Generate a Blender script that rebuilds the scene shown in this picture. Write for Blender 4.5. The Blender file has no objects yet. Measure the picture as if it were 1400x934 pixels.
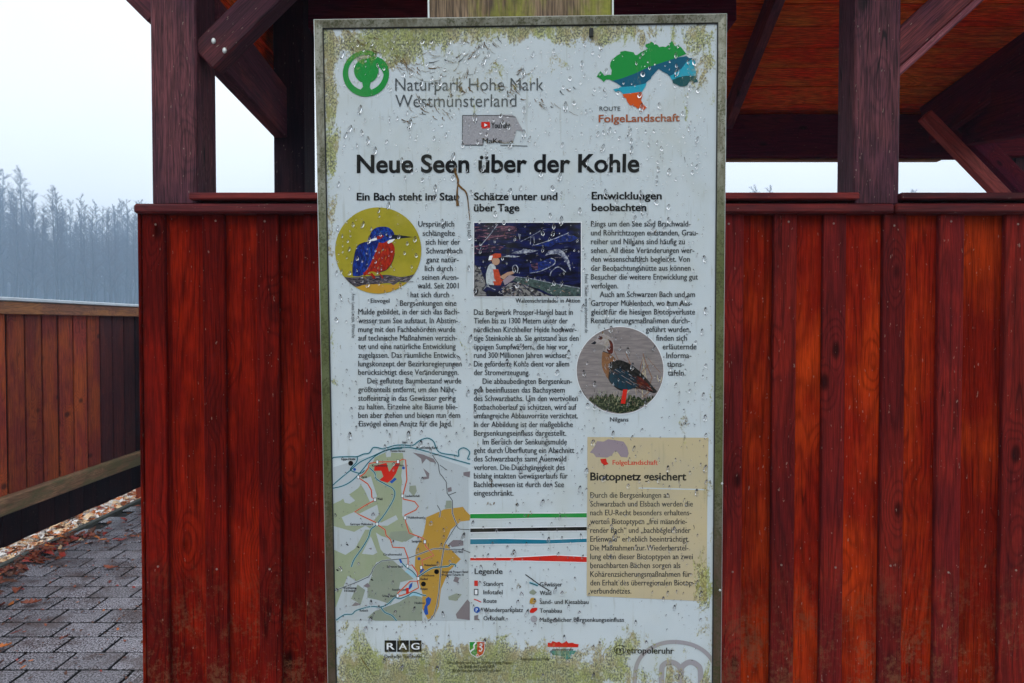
import bpy, bmesh, math, random
from mathutils import Vector, Matrix, noise
from mathutils.geometry import tessellate_polygon
random.seed(7)
sc = bpy.context.scene
COL = sc.collection
R = math.radians

# ------------------------------------------------------------------ camera
F = 1011.0; EYE = 1.6; PITCH = math.atan(24 / F)
cam_data = bpy.data.cameras.new("camera")
cam_data.sensor_width = 36; cam_data.lens = F / 1400 * 36
cam_data.clip_start = 0.02; cam_data.clip_end = 5000
cam = bpy.data.objects.new("camera", cam_data); COL.objects.link(cam)
cam.location = (0, 0, EYE); cam.rotation_euler = (R(90) - PITCH, 0, 0)
sc.camera = cam
UPV = Vector((0, math.sin(PITCH), math.cos(PITCH))); FW = Vector((0, math.cos(PITCH), -math.sin(PITCH)))
EYEV = Vector((0, 0, EYE))
def ray(x, y): return Vector(((x - 700) / F, 0, 0)) + UPV * ((467 - y) / F) + FW
def at(x, y, d):
    r = ray(x, y); return EYEV + r * (d / r.y)

# ------------------------------------------------------------------ world, sun, exposure
world = bpy.data.worlds.new("World"); sc.world = world; world.use_nodes = True
wn = world.node_tree.nodes; wl = world.node_tree.links; wn.clear()
wo = wn.new("ShaderNodeOutputWorld"); bg = wn.new("ShaderNodeBackground"); bg.inputs[1].default_value = 0.12
sky = wn.new("ShaderNodeTexSky"); sky.sky_type = 'NISHITA'; sky.sun_disc = False
SUN_EL, SUN_ROT = 42, 200
sky.sun_elevation = R(SUN_EL); sky.sun_rotation = R(SUN_ROT)
tc = wn.new("ShaderNodeTexCoord"); nz = wn.new("ShaderNodeTexNoise"); nz.inputs['Scale'].default_value = 2.0; nz.inputs['Detail'].default_value = 4
rp = wn.new("ShaderNodeValToRGB"); rp.color_ramp.elements[0].position = .3; rp.color_ramp.elements[1].position = .75
rp.color_ramp.elements[0].color = (8.1, 8.6, 8.9, 1); rp.color_ramp.elements[1].color = (9.6, 9.9, 10.1, 1)
mx = wn.new("ShaderNodeMix"); mx.data_type = 'RGBA'; mx.inputs[0].default_value = .93
wl.new(tc.outputs['Generated'], nz.inputs['Vector']); wl.new(nz.outputs['Fac'], rp.inputs[0])
wl.new(sky.outputs[0], mx.inputs[6]); wl.new(rp.outputs[0], mx.inputs[7]); wl.new(mx.outputs[2], bg.inputs[0]); wl.new(bg.outputs[0], wo.inputs[0])
sd = bpy.data.lights.new("sun", 'SUN'); sd.energy = 0.6; sd.angle = R(25); sd.color = (1, .97, .92)
sun = bpy.data.objects.new("sun", sd); COL.objects.link(sun)
az = R(SUN_ROT); el = R(SUN_EL)
sdir = Vector((math.sin(az) * math.cos(el), math.cos(az) * math.cos(el), math.sin(el)))
sun.rotation_euler = (-sdir).to_track_quat('-Z', 'Y').to_euler()
sc.view_settings.view_transform = 'Standard'; sc.view_settings.look = 'None'
sc.view_settings.exposure = 0.36; sc.view_settings.gamma = 1.0
sc.render.engine = 'CYCLES'
sc.cycles.use_denoising = True; sc.cycles.denoising_prefilter = 'ACCURATE'
sc.cycles.max_bounces = 7; sc.cycles.transparent_max_bounces = 8; sc.cycles.volume_bounces = 1

# ------------------------------------------------------------------ helpers
def setp(o, label=None, cat=None, group=None, kind=None):
    if label: o['label'] = label
    if cat: o['category'] = cat
    if group: o['group'] = group
    if kind: o['kind'] = kind
    return o
def empty(name, loc, label, cat, group=None):
    o = bpy.data.objects.new(name, None); COL.objects.link(o); o.location = loc; o.empty_display_size = .1
    return setp(o, label, cat, group)
PW = {}
def put(o, parent, M):
    if o.name not in COL.objects: COL.objects.link(o)
    if parent is not None:
        o.parent = parent
        pm = PW.get(parent.name) or (Matrix.Translation(parent.location))
        o.matrix_local = pm.inverted() @ M
    else: o.matrix_local = M
    PW[o.name] = M
    return o
def box_mesh(name, sx, sy, sz, bev=0.003, mats=()):
    bm = bmesh.new(); bmesh.ops.create_cube(bm, size=1)
    for v in bm.verts: v.co = Vector((v.co.x * sx, v.co.y * sy, v.co.z * sz))
    if bev: bmesh.ops.bevel(bm, geom=bm.edges[:], offset=bev, segments=1, affect='EDGES', profile=.5)
    me = bpy.data.meshes.new(name); bm.to_mesh(me); bm.free()
    for m in mats: me.materials.append(m)
    return me
def board(name, mat, parent, x0, x1, y0, y1, z0, z1, bev=.003, kind=None, label=None, warp=True):
    """upright board: long axis local Z"""
    me = box_mesh(name, x1 - x0, y1 - y0, z1 - z0, bev, [mat]); o = bpy.data.objects.new(name, me)
    put(o, parent, Matrix.Translation(((x0 + x1) / 2, (y0 + y1) / 2, (z0 + z1) / 2)))
    if kind: o['kind'] = kind
    if label: o['label'] = label
    return o
def beam(name, mat, parent, p, q, w, t, side=Vector((0, 1, 0)), bev=.004, label=None):
    """timber from p to q (centre line), long axis local Z; t measured along 'side', w across"""
    p = Vector(p); q = Vector(q); z = (q - p).normalized()
    y = (side - z * side.dot(z)).normalized(); x = y.cross(z)
    M = Matrix((x, y, z)).transposed().to_4x4(); M.translation = (p + q) / 2
    me = box_mesh(name, w, t, (q - p).length, bev, [mat]); o = bpy.data.objects.new(name, me)
    put(o, parent, M)
    if label: o['label'] = label
    return o
class NT:
    def __init__(s, nt): s.nt = nt; s.n = nt.nodes; s.l = nt.links
    def new(s, t, **k):
        n = s.n.new(t)
        for a, b in k.items(): setattr(n, a, b)
        return n
    def inp(s, sock, v):
        if v is None: return
        if isinstance(v, (int, float)): sock.default_value = v
        elif isinstance(v, (tuple, list)): sock.default_value = v if len(sock.default_value) == len(v) else tuple(v) + (1,)
        else: s.l.new(v, sock)
    def m(s, op, a, b=None, c=None, clamp=False):
        n = s.new("ShaderNodeMath", operation=op); n.use_clamp = clamp
        s.inp(n.inputs[0], a); s.inp(n.inputs[1], b)
        if c is not None: s.inp(n.inputs[2], c)
        return n.outputs[0]
    def vm(s, op, a, b):
        n = s.new("ShaderNodeVectorMath", operation=op); s.inp(n.inputs[0], a); s.inp(n.inputs[1], b); return n.outputs[0]
    def mix(s, f, a, b, blend='MIX'):
        n = s.new("ShaderNodeMix", data_type='RGBA', blend_type=blend); s.inp(n.inputs[0], f); s.inp(n.inputs[6], a); s.inp(n.inputs[7], b); return n.outputs[2]
    def noise(s, v, scale, detail=3, rough=.55, dist=0, out='Fac'):
        n = s.new("ShaderNodeTexNoise"); s.inp(n.inputs['Vector'], v); n.inputs['Scale'].default_value = scale
        n.inputs['Detail'].default_value = detail; n.inputs['Roughness'].default_value = rough; n.inputs['Distortion'].default_value = dist
        return n.outputs[out]
    def ss(s, v, a, b):
        n = s.new("ShaderNodeMapRange", interpolation_type='SMOOTHSTEP'); s.inp(n.inputs[0], v)
        n.inputs[1].default_value = a; n.inputs[2].default_value = b; return n.outputs[0]
    def sep(s, v):
        n = s.new("ShaderNodeSeparateXYZ"); s.inp(n.inputs[0], v); return n.outputs
    def comb(s, x, y, z):
        n = s.new("ShaderNodeCombineXYZ"); s.inp(n.inputs[0], x); s.inp(n.inputs[1], y); s.inp(n.inputs[2], z); return n.outputs[0]
def new_mat(name):
    m = bpy.data.materials.new(name); m.use_nodes = True; m.node_tree.nodes.clear()
    t = NT(m.node_tree); o = t.new("ShaderNodeOutputMaterial"); b = t.new("ShaderNodeBsdfPrincipled"); t.l.new(b.outputs[0], o.inputs[0])
    return m, t, b
def simple(name, col, rough=.6, metal=0, var=.15, scale=8, bump=0):
    m, t, b = new_mat(name); tc = t.new("ShaderNodeTexCoord").outputs['Object']
    n = t.noise(tc, scale, 4); k = t.m('MULTIPLY_ADD', n, var * 2, 1 - var)
    t.inp(b.inputs['Base Color'], t.mix(1, tuple(col) + (1,), k, 'MULTIPLY'))
    b.inputs['Roughness'].default_value = rough; b.inputs['Metallic'].default_value = metal
    if bump:
        bu = t.new("ShaderNodeBump"); bu.inputs['Strength'].default_value = bump; bu.inputs['Distance'].default_value = .002
        t.inp(bu.inputs['Height'], t.noise(tc, scale * 6, 4)); t.l.new(bu.outputs[0], b.inputs['Normal'])
    return m

def wood(name, dark, mid, light, patch=(.42, .62), rough=.42, spec=.5, dust=False, vary=.35, grainlight=.5, knots=1.0, moss=None, mosslo=.45, crack=.5):
    m, t, b = new_mat(name)
    tc = t.new("ShaderNodeTexCoord").outputs['Object']; rnd = t.new("ShaderNodeObjectInfo").outputs['Random']
    off = t.comb(t.m('MULTIPLY', rnd, 37.3), t.m('MULTIPLY', rnd, 91.7), t.m('MULTIPLY', rnd, 53.1))
    P = t.vm('ADD', tc, off)
    vo = t.new("ShaderNodeTexVoronoi"); t.inp(vo.inputs['Vector'], t.vm('MULTIPLY', P, (9.0, 3.0, 4.2))); vo.inputs['Scale'].default_value = 1
    kd = vo.outputs['Distance']; kr = t.sep(vo.outputs['Color'])[0]
    on = t.m('GREATER_THAN', kr, .38)
    kn = t.m('MULTIPLY', t.m('SUBTRACT', 1, t.ss(kd, .055, .14)), on)
    halo = t.m('MULTIPLY', t.m('SUBTRACT', 1, t.ss(kd, .05, .45)), on)
    low = t.noise(t.vm('MULTIPLY', P, (7, 7, .55)), 1.0, 2, .4)
    fig = t.m('SINE', t.m('MULTIPLY_ADD', t.m('MULTIPLY_ADD', halo, .14 * knots, low), 150, t.m('MULTIPLY', t.sep(P)[0], 35)))
    fig = t.m('MULTIPLY_ADD', fig, .5, .5)
    fine = t.noise(t.vm('MULTIPLY', P, (430, 430, 16)), 1.0, 3, .65)
    med = t.noise(t.vm('MULTIPLY', P, (70, 70, 2.6)), 1.0, 4, .65)
    big = t.noise(t.vm('MULTIPLY', P, (5, 5, 2.4)), 1.0, 4, .65)
    c = t.mix(t.ss(big, *patch), tuple(mid) + (1,), tuple(light) + (1,))
    c = t.mix(t.m('MULTIPLY', t.ss(med, .42, .74), .52), c, tuple(dark) + (1,))
    c = t.mix(t.m('MULTIPLY', t.m('POWER', fig, 3), .36), c, tuple(x * .55 for x in dark) + (1,))
    k = t.m('MULTIPLY_ADD', t.ss(fine, .36, .64), grainlight, 1 - grainlight / 2)
    k = t.m('MULTIPLY', k, t.m('MULTIPLY_ADD', rnd, vary * 2, 1 - vary))
    c = t.mix(1, c, k, 'MULTIPLY')
    c = t.mix(t.m('MULTIPLY', kn, .8 * knots), c, tuple(x * .18 for x in dark) + (1,))
    cn = t.m('ABSOLUTE', t.m('SUBTRACT', t.noise(t.vm('MULTIPLY', P, (26, 26, .9)), 1.0, 2, .5), .5))
    cr = t.m('MULTIPLY', t.m('SUBTRACT', 1, t.ss(cn, .003, .012)), t.ss(t.noise(t.vm('MULTIPLY', P, (6, 6, 3)), 1.0, 2), .50, .58))
    c = t.mix(t.m('MULTIPLY', cr, crack), c, tuple(x * .12 for x in dark) + (1,))
    # tiny pale nicks
    sp = t.ss(t.noise(t.vm('MULTIPLY', P, (1, 1, .35)), 170, 2, .6), .70, .74)
    c = t.mix(t.m('MULTIPLY', sp, .5), c, (.35, .28, .22, 1))
    rg = t.m('MULTIPLY_ADD', med, .35, rough - .17)
    if dust:
        wz = t.sep(t.new("ShaderNodeNewGeometry").outputs['Position'])[2]
        dz = t.m('SUBTRACT', 1, t.ss(wz, .70, 1.12))
        dn = t.ss(t.m('ADD', t.noise(P, 70, 5, .8), t.m('MULTIPLY', t.noise(P, 9, 3), .6)), .78, 1.0)
        c = t.mix(t.m('MULTIPLY', t.m('MULTIPLY', dz, dn), .6), c, (.20, .085, .04, 1))
    if moss:
        mn = t.ss(t.noise(t.vm('MULTIPLY', P, (9, 9, 2.0)), 1.0, 5, .75), mosslo, mosslo + .16)
        mf = t.mix(t.noise(P, 160, 3), tuple(x * .45 for x in moss) + (1,), tuple(x * 1.35 for x in moss) + (1,))
        c = t.mix(t.m('MULTIPLY', mn, .85), c, mf)
    t.inp(b.inputs['Base Color'], c); t.inp(b.inputs['Roughness'], rg); b.inputs['Specular IOR Level'].default_value = spec
    bu = t.new("ShaderNodeBump"); bu.inputs['Strength'].default_value = .55; bu.inputs['Distance'].default_value = .0012
    h = t.m('ADD', t.m('MULTIPLY', fig, -.35), t.m('ADD', t.m('MULTIPLY', fine, .6), t.m('ADD', t.m('MULTIPLY', kn, -.8), t.m('MULTIPLY', cr, -1.5 * crack))))
    t.inp(bu.inputs['Height'], h); t.l.new(bu.outputs[0], b.inputs['Normal'])
    return m

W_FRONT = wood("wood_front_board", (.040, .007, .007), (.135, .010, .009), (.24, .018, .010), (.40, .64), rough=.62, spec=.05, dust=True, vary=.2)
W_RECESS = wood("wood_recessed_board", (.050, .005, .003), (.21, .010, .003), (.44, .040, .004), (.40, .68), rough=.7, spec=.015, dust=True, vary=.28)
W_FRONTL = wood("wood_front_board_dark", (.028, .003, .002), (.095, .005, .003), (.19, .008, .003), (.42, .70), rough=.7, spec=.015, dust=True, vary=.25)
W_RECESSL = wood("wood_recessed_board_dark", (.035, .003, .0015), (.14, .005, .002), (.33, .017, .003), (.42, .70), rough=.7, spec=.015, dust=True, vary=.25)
W_CAP = wood("wood_cap_rail", (.04, .006, .009), (.10, .010, .013), (.17, .018, .014), rough=.55, spec=.2)
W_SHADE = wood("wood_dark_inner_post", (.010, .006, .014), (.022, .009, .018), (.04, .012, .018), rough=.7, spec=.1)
W_BRACE_LIT = wood("wood_brace_lit_underside", (.10, .02, .02), (.26, .045, .04), (.34, .06, .045), rough=.6, spec=.2)
W_POST = wood("wood_post", (.034, .013, .022), (.075, .022, .034), (.125, .036, .042), rough=.65, spec=.2, grainlight=1.0, crack=.9)
W_BRACE = wood("wood_brace", (.03, .010, .020), (.07, .015, .028), (.15, .03, .03), rough=.65, spec=.2, grainlight=.8)
W_BR2 = wood("wood_brace_lit_strip", (.08, .03, .04), (.20, .06, .08), (.28, .09, .10), rough=.7, spec=.1)
W_BEAM = wood("wood_eave_beam", (.035, .006, .018), (.10, .010, .030), (.14, .014, .022), rough=.8, spec=.03)
W_CEIL = wood("wood_ceiling_board", (.42, .03, .006), (.85, .045, .006), (.72, .17, .02), (.34, .74), rough=.8, spec=.02, grainlight=.9, vary=.12, knots=.6)
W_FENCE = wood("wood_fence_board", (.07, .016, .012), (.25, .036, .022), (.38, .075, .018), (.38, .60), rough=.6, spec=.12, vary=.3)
W_FENCE_SHADE = wood("wood_fence_board_shade", (.02, .008, .010), (.055, .012, .014), (.09, .018, .014), (.38, .62), rough=.6, spec=.15, vary=.35)
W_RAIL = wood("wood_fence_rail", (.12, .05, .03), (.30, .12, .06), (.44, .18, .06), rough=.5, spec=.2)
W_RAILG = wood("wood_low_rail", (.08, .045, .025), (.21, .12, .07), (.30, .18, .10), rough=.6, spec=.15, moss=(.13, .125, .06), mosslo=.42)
W_NEARBLACK = wood("wood_near_black", (.006, .002, .003), (.014, .004, .005), (.025, .007, .006), rough=.7, spec=.05)  # near-black, also gives the fence's far boards their painted shade
W_MOSS = wood("wood_mossy_post", (.05, .03, .018), (.13, .08, .045), (.22, .15, .09), rough=.8, grainlight=1.0, moss=(.27, .28, .03), mosslo=.46)

# ------------------------------------------------------------------ ground, pavement
def paver_material():
    m, t, b = new_mat("concrete_paver")
    P = t.vm('ADD', t.new("ShaderNodeNewGeometry").outputs['Position'], (0, 0, 0)); rnd = t.new("ShaderNodeObjectInfo").outputs['Random']
    n = t.noise(P, 110, 5, .8); g = t.noise(P, 5, 4); w = t.ss(t.noise(P, 2.6, 3), .42, .6)
    c = t.mix(t.ss(n, .45, .555), (.012, .011, .015, 1), (.50, .49, .56, 1))
    c = t.mix(1, c, t.m('MULTIPLY_ADD', rnd, .4, .75), 'MULTIPLY')
    c = t.mix(t.m('MULTIPLY', t.ss(g, .47, .66), .65), c, (.07, .04, .034, 1))
    edge = t.ss(t.m('MULTIPLY', t.sep(P)[2], -1), .0025, .006)
    c = t.mix(edge, c, (.010, .009, .008, 1))
    t.inp(b.inputs['Base Color'], c); t.inp(b.inputs['Roughness'], t.m('MULTIPLY_ADD', w, -.36, .50))
    bu = t.new("ShaderNodeBump"); bu.inputs['Strength'].default_value = .9; bu.inputs['Distance'].default_value = .003
    t.inp(bu.inputs['Height'], n); t.l.new(bu.outputs[0], b.inputs['Normal'])
    return m
M_PAVER = paver_material()
M_JOINT = simple("joint_soil", (.012, .010, .008), .9, var=.4, scale=40)
def sheet(name, x0, x1, y0, y1, z, mat):
    me = bpy.data.meshes.new(name); me.from_pydata([(x0, y0, z), (x1, y0, z), (x1, y1, z), (x0, y1, z)], [], [(0, 1, 2, 3)]); me.materials.append(mat)
    o = bpy.data.objects.new(name, me); COL.objects.link(o); o['kind'] = 'structure'; return o
m_gr, t, b = new_mat("meadow_ground")
P = t.new("ShaderNodeTexCoord").outputs['Object']
c = t.mix(t.ss(t.noise(P, 1.2, 6, .7), .35, .65), (.045, .055, .02, 1), (.13, .10, .05, 1)); c = t.mix(t.ss(t.noise(P, 30, 4, .7), .5, .62), c, (.22, .12, .06, 1))
t.inp(b.inputs['Base Color'], c); b.inputs['Roughness'].default_value = .9
sheet("ground", -1500, 1500, -1500, 1500, -.06, m_gr)
pav = bpy.data.objects.new("pavement", box_mesh("pavement", 9.3, 10.9, .04, 0, [M_JOINT])); COL.objects.link(pav)
PC = Vector((1.3, 1.6, -.035)); pav.location = PC; pav['kind'] = 'structure'; PW[pav.name] = Matrix.Translation(PC)
PX0, PY0, ROW, LEN, JT = -3.35, -3.85, .181, .246, .014
pm = box_mesh("paver", LEN - JT, ROW - JT, .05, .004, [M_PAVER])
near = []; far = []
row = 0; y = PY0
while y < 6.9:
    x = PX0 - (0.123 if row % 2 else 0) + .123
    while x < 5.9:
        cx, cy = x + LEN / 2 - .123, y + ROW / 2
        if cx - LEN / 2 > PX0 - .005:
            vis = cy > 2.3 and -3.4 < cx < -.30 * cy + .25
            (near if vis else far).append((cx, cy))
        x += LEN
    y += ROW; row += 1
near.sort(key=lambda p: p[1]); far += near[295:]; near = near[:295]
for (cx, cy) in near:
    o = bpy.data.objects.new("paver", pm)
    put(o, pav, Matrix.Translation((cx, cy, -.025 + random.uniform(-.0015, .0015))) @ Matrix.Rotation(R(random.uniform(-.5, .5)), 4, 'X') @ Matrix.Rotation(R(random.uniform(-.5, .5)), 4, 'Y') @ Matrix.Rotation(R(random.uniform(-.4, .4)), 4, 'Z'))
vs = []; fs = []
for (cx, cy) in far:
    n = len(vs); dz = random.uniform(-.002, .001); a, bb = (LEN - JT) / 2, (ROW - JT) / 2
    vs += [(cx - PC.x + i, cy - PC.y + j, k + dz - PC.z) for k in (-.04, -.003) for (i, j) in ((-a, -bb), (a, -bb), (a, bb), (-a, bb))]
    vs += [(cx - PC.x + i * .97, cy - PC.y + j * .96, dz - PC.z) for (i, j) in ((-a, -bb), (a, -bb), (a, bb), (-a, bb))]
    fs += [tuple(n + q for q in f) for f in ((0, 1, 5, 4), (1, 2, 6, 5), (2, 3, 7, 6), (3, 0, 4, 7), (4, 5, 9, 8), (5, 6, 10, 9), (6, 7, 11, 10), (7, 4, 8, 11), (8, 9, 10, 11))]
me = bpy.data.meshes.new("paver_field"); me.from_pydata(vs, [], fs); me.materials.append(M_PAVER)
o = bpy.data.objects.new("paver_field", me); put(o, pav, Matrix.Translation(PC)); o['kind'] = 'stuff'

# ------------------------------------------------------------------ sign frame of reference
TLr, TRr = ray(430, 28), ray(993, 20)
BLr, BRr = ray(449, 934), ray(985, 934)
n1 = TLr.cross(BLr); n2 = TRr.cross(BRr); down = n1.cross(n2).normalized()
if down.z > 0: down = -down
k = TLr.dot(down) / TRr.dot(down)          # TR scaled by k so that the top edge is square to the sides
e = TRr * k - TLr; SW = .70; s_ = SW / e.length
TL = EYEV + TLr * s_; HX = e.normalized(); HZ = -down; HY = HZ.cross(HX).normalized()
SH = 1.20
SROOT = TL + HX * (SW / 2) - HZ * SH
MS = Matrix((HX, HY, HZ)).transposed().to_4x4(); MS.translation = SROOT; MSI = MS.inverted()
def S(x, y, lay=0.0):
    """photo pixel -> point on the board's face, in the board's own frame (lay = metres proud of the face)"""
    r = ray(x, y); tt = (TL - EYEV).dot(HY) / r.dot(HY)
    p = MSI @ (EYEV + r * tt); return Vector((p.x, -lay, p.z))
PXM = SW / 563

# ------------------------------------------------------------------ sign dirt group (algae and grime keep their place on the board)
sign = empty("information_board", SROOT, "wet weathered information board with German text, pictures and a map in a grimy metal frame", "information board")
sign.matrix_local = MS; PW[sign.name] = MS
GRP = bpy.data.node_groups.new("board_grime", 'ShaderNodeTree')
GRP.interface.new_socket("Color", in_out='INPUT', socket_type='NodeSocketColor')
GRP.interface.new_socket("Amount", in_out='INPUT', socket_type='NodeSocketFloat')
GRP.interface.new_socket("Color", in_out='OUTPUT', socket_type='NodeSocketColor')
GRP.interface.new_socket("Mask", in_out='OUTPUT', socket_type='NodeSocketFloat')
g = NT(GRP); gi = g.new("NodeGroupInput"); go = g.new("NodeGroupOutput")
tcn = g.new("ShaderNodeTexCoord"); tcn.object = sign; SP = tcn.outputs['Object']
sx, sy, sz = g.sep(SP)
# blobs: centre px, centre py, radius x, radius y (photo pixels), strength
BL = [(560, 52, 110, 26, .50), (700, 42, 200, 16, .42), (850, 50, 120, 22, .33), (955, 90, 26, 70, .34), (490, 68, 40, 22, .30), (545, 85, 45, 22, .26), (640, 95, 90, 26, .16),
      (452, 300, 9, 200, .30), (452, 120, 12, 120, .36), (972, 520, 7, 120, .24), (962, 800, 16, 50, .62), (966, 640, 10, 60, .16),
      (520, 915, 90, 34, .58), (640, 905, 70, 34, .50), (740, 905, 90, 34, .58), (870, 880, 70, 26, .26), (930, 930, 60, 34, .30), (480, 870, 28, 28, .26), (600, 930, 200, 20, .35), (800, 925, 150, 20, .32),
      (830, 460, 8, 30, .24), (615, 130, 120, 22, .17), (690, 170, 60, 30, .05), (720, 95, 60, 20, .16), (935, 575, 10, 22, .30), (880, 130, 60, 40, .10), (850, 800, 90, 20, .06), (700, 640, 140, 90, .02)]
acc = None
for (bx, by, rx, ry, a) in BL:
    c0 = S(bx, by)
    dx = g.m('MULTIPLY', g.m('SUBTRACT', sx, c0.x), 1 / (rx * PXM)); dz = g.m('MULTIPLY', g.m('SUBTRACT', sz, c0.z), 1 / (ry * PXM))
    d2 = g.m('ADD', g.m('MULTIPLY', dx, dx), g.m('MULTIPLY', dz, dz))
    v = g.m('MULTIPLY', g.m('EXPONENT', g.m('MULTIPLY', d2, -1)), a)
    acc = v if acc is None else g.m('ADD', acc, v)
warp = g.vm('MULTIPLY', SP, (1, 1, .75))
hi = g.noise(warp, 300, 2, .6); mid = g.noise(g.vm('MULTIPLY', SP, (1, 1, .55)), 26, 7, .72, 1.0); lo = g.noise(warp, 9, 3)
drip = g.noise(g.vm('MULTIPLY', SP, (1, 1, .10)), 120, 2)
val = g.m('ADD', g.m('ADD', g.m('MULTIPLY', hi, .42), g.m('MULTIPLY', mid, 1.6)), g.m('ADD', g.m('MULTIPLY', drip, .20), g.m('MULTIPLY', acc, .92)))
mask = g.ss(val, 1.37, 1.52)
hard = g.ss(val, 1.52, 1.78)
alg = g.mix(g.ss(g.noise(warp, 20, 3), .42, .58), (.34, .24, .07, 1), (.30, .33, .012, 1))
alg = g.mix(g.m('MULTIPLY', g.ss(g.noise(warp, 85, 4, .7), .52, .60), .75), alg, (.58, .60, .52, 1))
alg = g.mix(g.m('MULTIPLY', g.ss(g.noise(warp, 60, 3, .7, 2), .56, .64), .8), alg, (.12, .07, .025, 1))
alg0 = alg
alg = g.mix(g.ss(g.noise(warp, 360, 2, .6), .42, .58), g.mix(1, alg, (.13, .13, .09, 1), 'MULTIPLY'), g.mix(.55, alg, (.62, .62, .26, 1)))
alg = g.mix(g.m('MULTIPLY', g.ss(g.noise(warp, 34, 4, .7), .42, .60), .65), alg, alg0)
film = g.mix(g.m('MULTIPLY', g.ss(lo, .45, .75), .28), gi.outputs[0], (.40, .40, .28, 1))
runs = g.m('MULTIPLY', g.ss(drip, .60, .72), .22)
film = g.mix(runs, film, (.22, .22, .14, 1))
r1 = g.mix(g.m('MULTIPLY', mask, .80), film, alg); r1 = g.mix(g.m('MULTIPLY', hard, .35), r1, (.16, .17, .035, 1))
specks = g.ss(g.noise(warp, 240, 1), .735, .765); r1 = g.mix(g.m('MULTIPLY', specks, .5), r1, (.05, .055, .03, 1))
g.l.new(g.mix(gi.outputs[1], gi.outputs[0], r1), go.inputs[0]); g.l.new(mask, go.inputs[1])

PM = {}
def ink(name, col, amount=1.0, tex=0, tscale=300, rough=.32, stretch=(1, 1, 1), col2=None, lo=.4, hi=.6):
    if name in PM: return PM[name]
    m, t, b = new_mat(name)
    base = tuple(col) + (1,)
    if tex:
        tn = t.new("ShaderNodeTexCoord"); tn.object = sign; v = t.vm('MULTIPLY', tn.outputs['Object'], stretch)
        base = t.mix(t.m('MULTIPLY', t.ss(t.noise(v, tscale, 4, .65), lo, hi), tex), base, tuple(col2 or [x * .4 for x in col]) + (1,))
    gn = t.new("ShaderNodeGroup"); gn.node_tree = GRP; t.inp(gn.inputs[0], base); gn.inputs[1].default_value = amount
    t.l.new(gn.outputs[0], b.inputs['Base Color']); t.inp(b.inputs['Roughness'], t.m('MULTIPLY_ADD', gn.outputs[1], .5, rough)); b.inputs['Specular IOR Level'].default_value = .12
    PM[name] = m; return m
I_PANEL = ink("board_white_panel", (.57, .63, .65), 1.0, tex=.25, tscale=14, col2=(.49, .57, .61))
I_BLACK = ink("print_black", (.004, .004, .005), .35)
I_DARK = ink("print_body_text", (.030, .033, .037), .45)
I_THIN = ink("print_thin_grey", (.075, .085, .09), .8)
I_GREEN = ink("print_green", (.012, .26, .045), .45)
I_NAVY = ink("print_petrol", (.008, .10, .17), .4)
I_CYAN = ink("print_cyan", (.02, .33, .45), .4)
I_DTEAL = ink("print_dark_teal", (.006, .08, .09), .4)
I_ORANGE = ink("print_orange", (.62, .085, .008), .4)
I_RUST = ink("print_rust", (.34, .09, .03), .55)
I_RED = ink("print_red", (.58, .022, .012), .4)
I_WHITE = ink("print_white", (.78, .80, .82), .3)
I_BEIGE = ink("print_beige", (.54, .45, .27), .9, tex=.4, tscale=10, col2=(.48, .41, .30))
I_MAUVE = ink("print_mauve", (.30, .24, .27), .8)
I_MAPG = ink("print_map_wood", (.30, .35, .22), .8, tex=.35, tscale=30, col2=(.34, .37, .27))
I_MAPG2 = ink("print_map_wood_grey", (.25, .29, .22), .8, tex=.35, tscale=30, col2=(.30, .32, .25))
I_MAPO = ink("print_map_gravel", (.45, .26, .045), .6)
I_BLUE = ink("print_blue", (.015, .08, .36), .4)
I_TOWN = ink("print_map_town", (.20, .17, .18), .6)
I_LBLUE = ink("print_map_water_halo", (.30, .52, .62), .6)
I_STICK = ink("sticker_grey", (.37, .36, .38), .5, tex=.5, tscale=500, col2=(.22, .22, .23))
I_STAIN = ink("stain_brown", (.20, .10, .025), .3, tex=.8, tscale=260, col2=(.02, .015, .008))
I_SCRAPE = ink("scratch_brown", (.17, .11, .055), .6, tex=.9, tscale=320, col2=(.5, .52, .48))
I_FADEM = ink("print_faded_mark", (.33, .31, .33), .9)

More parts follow.
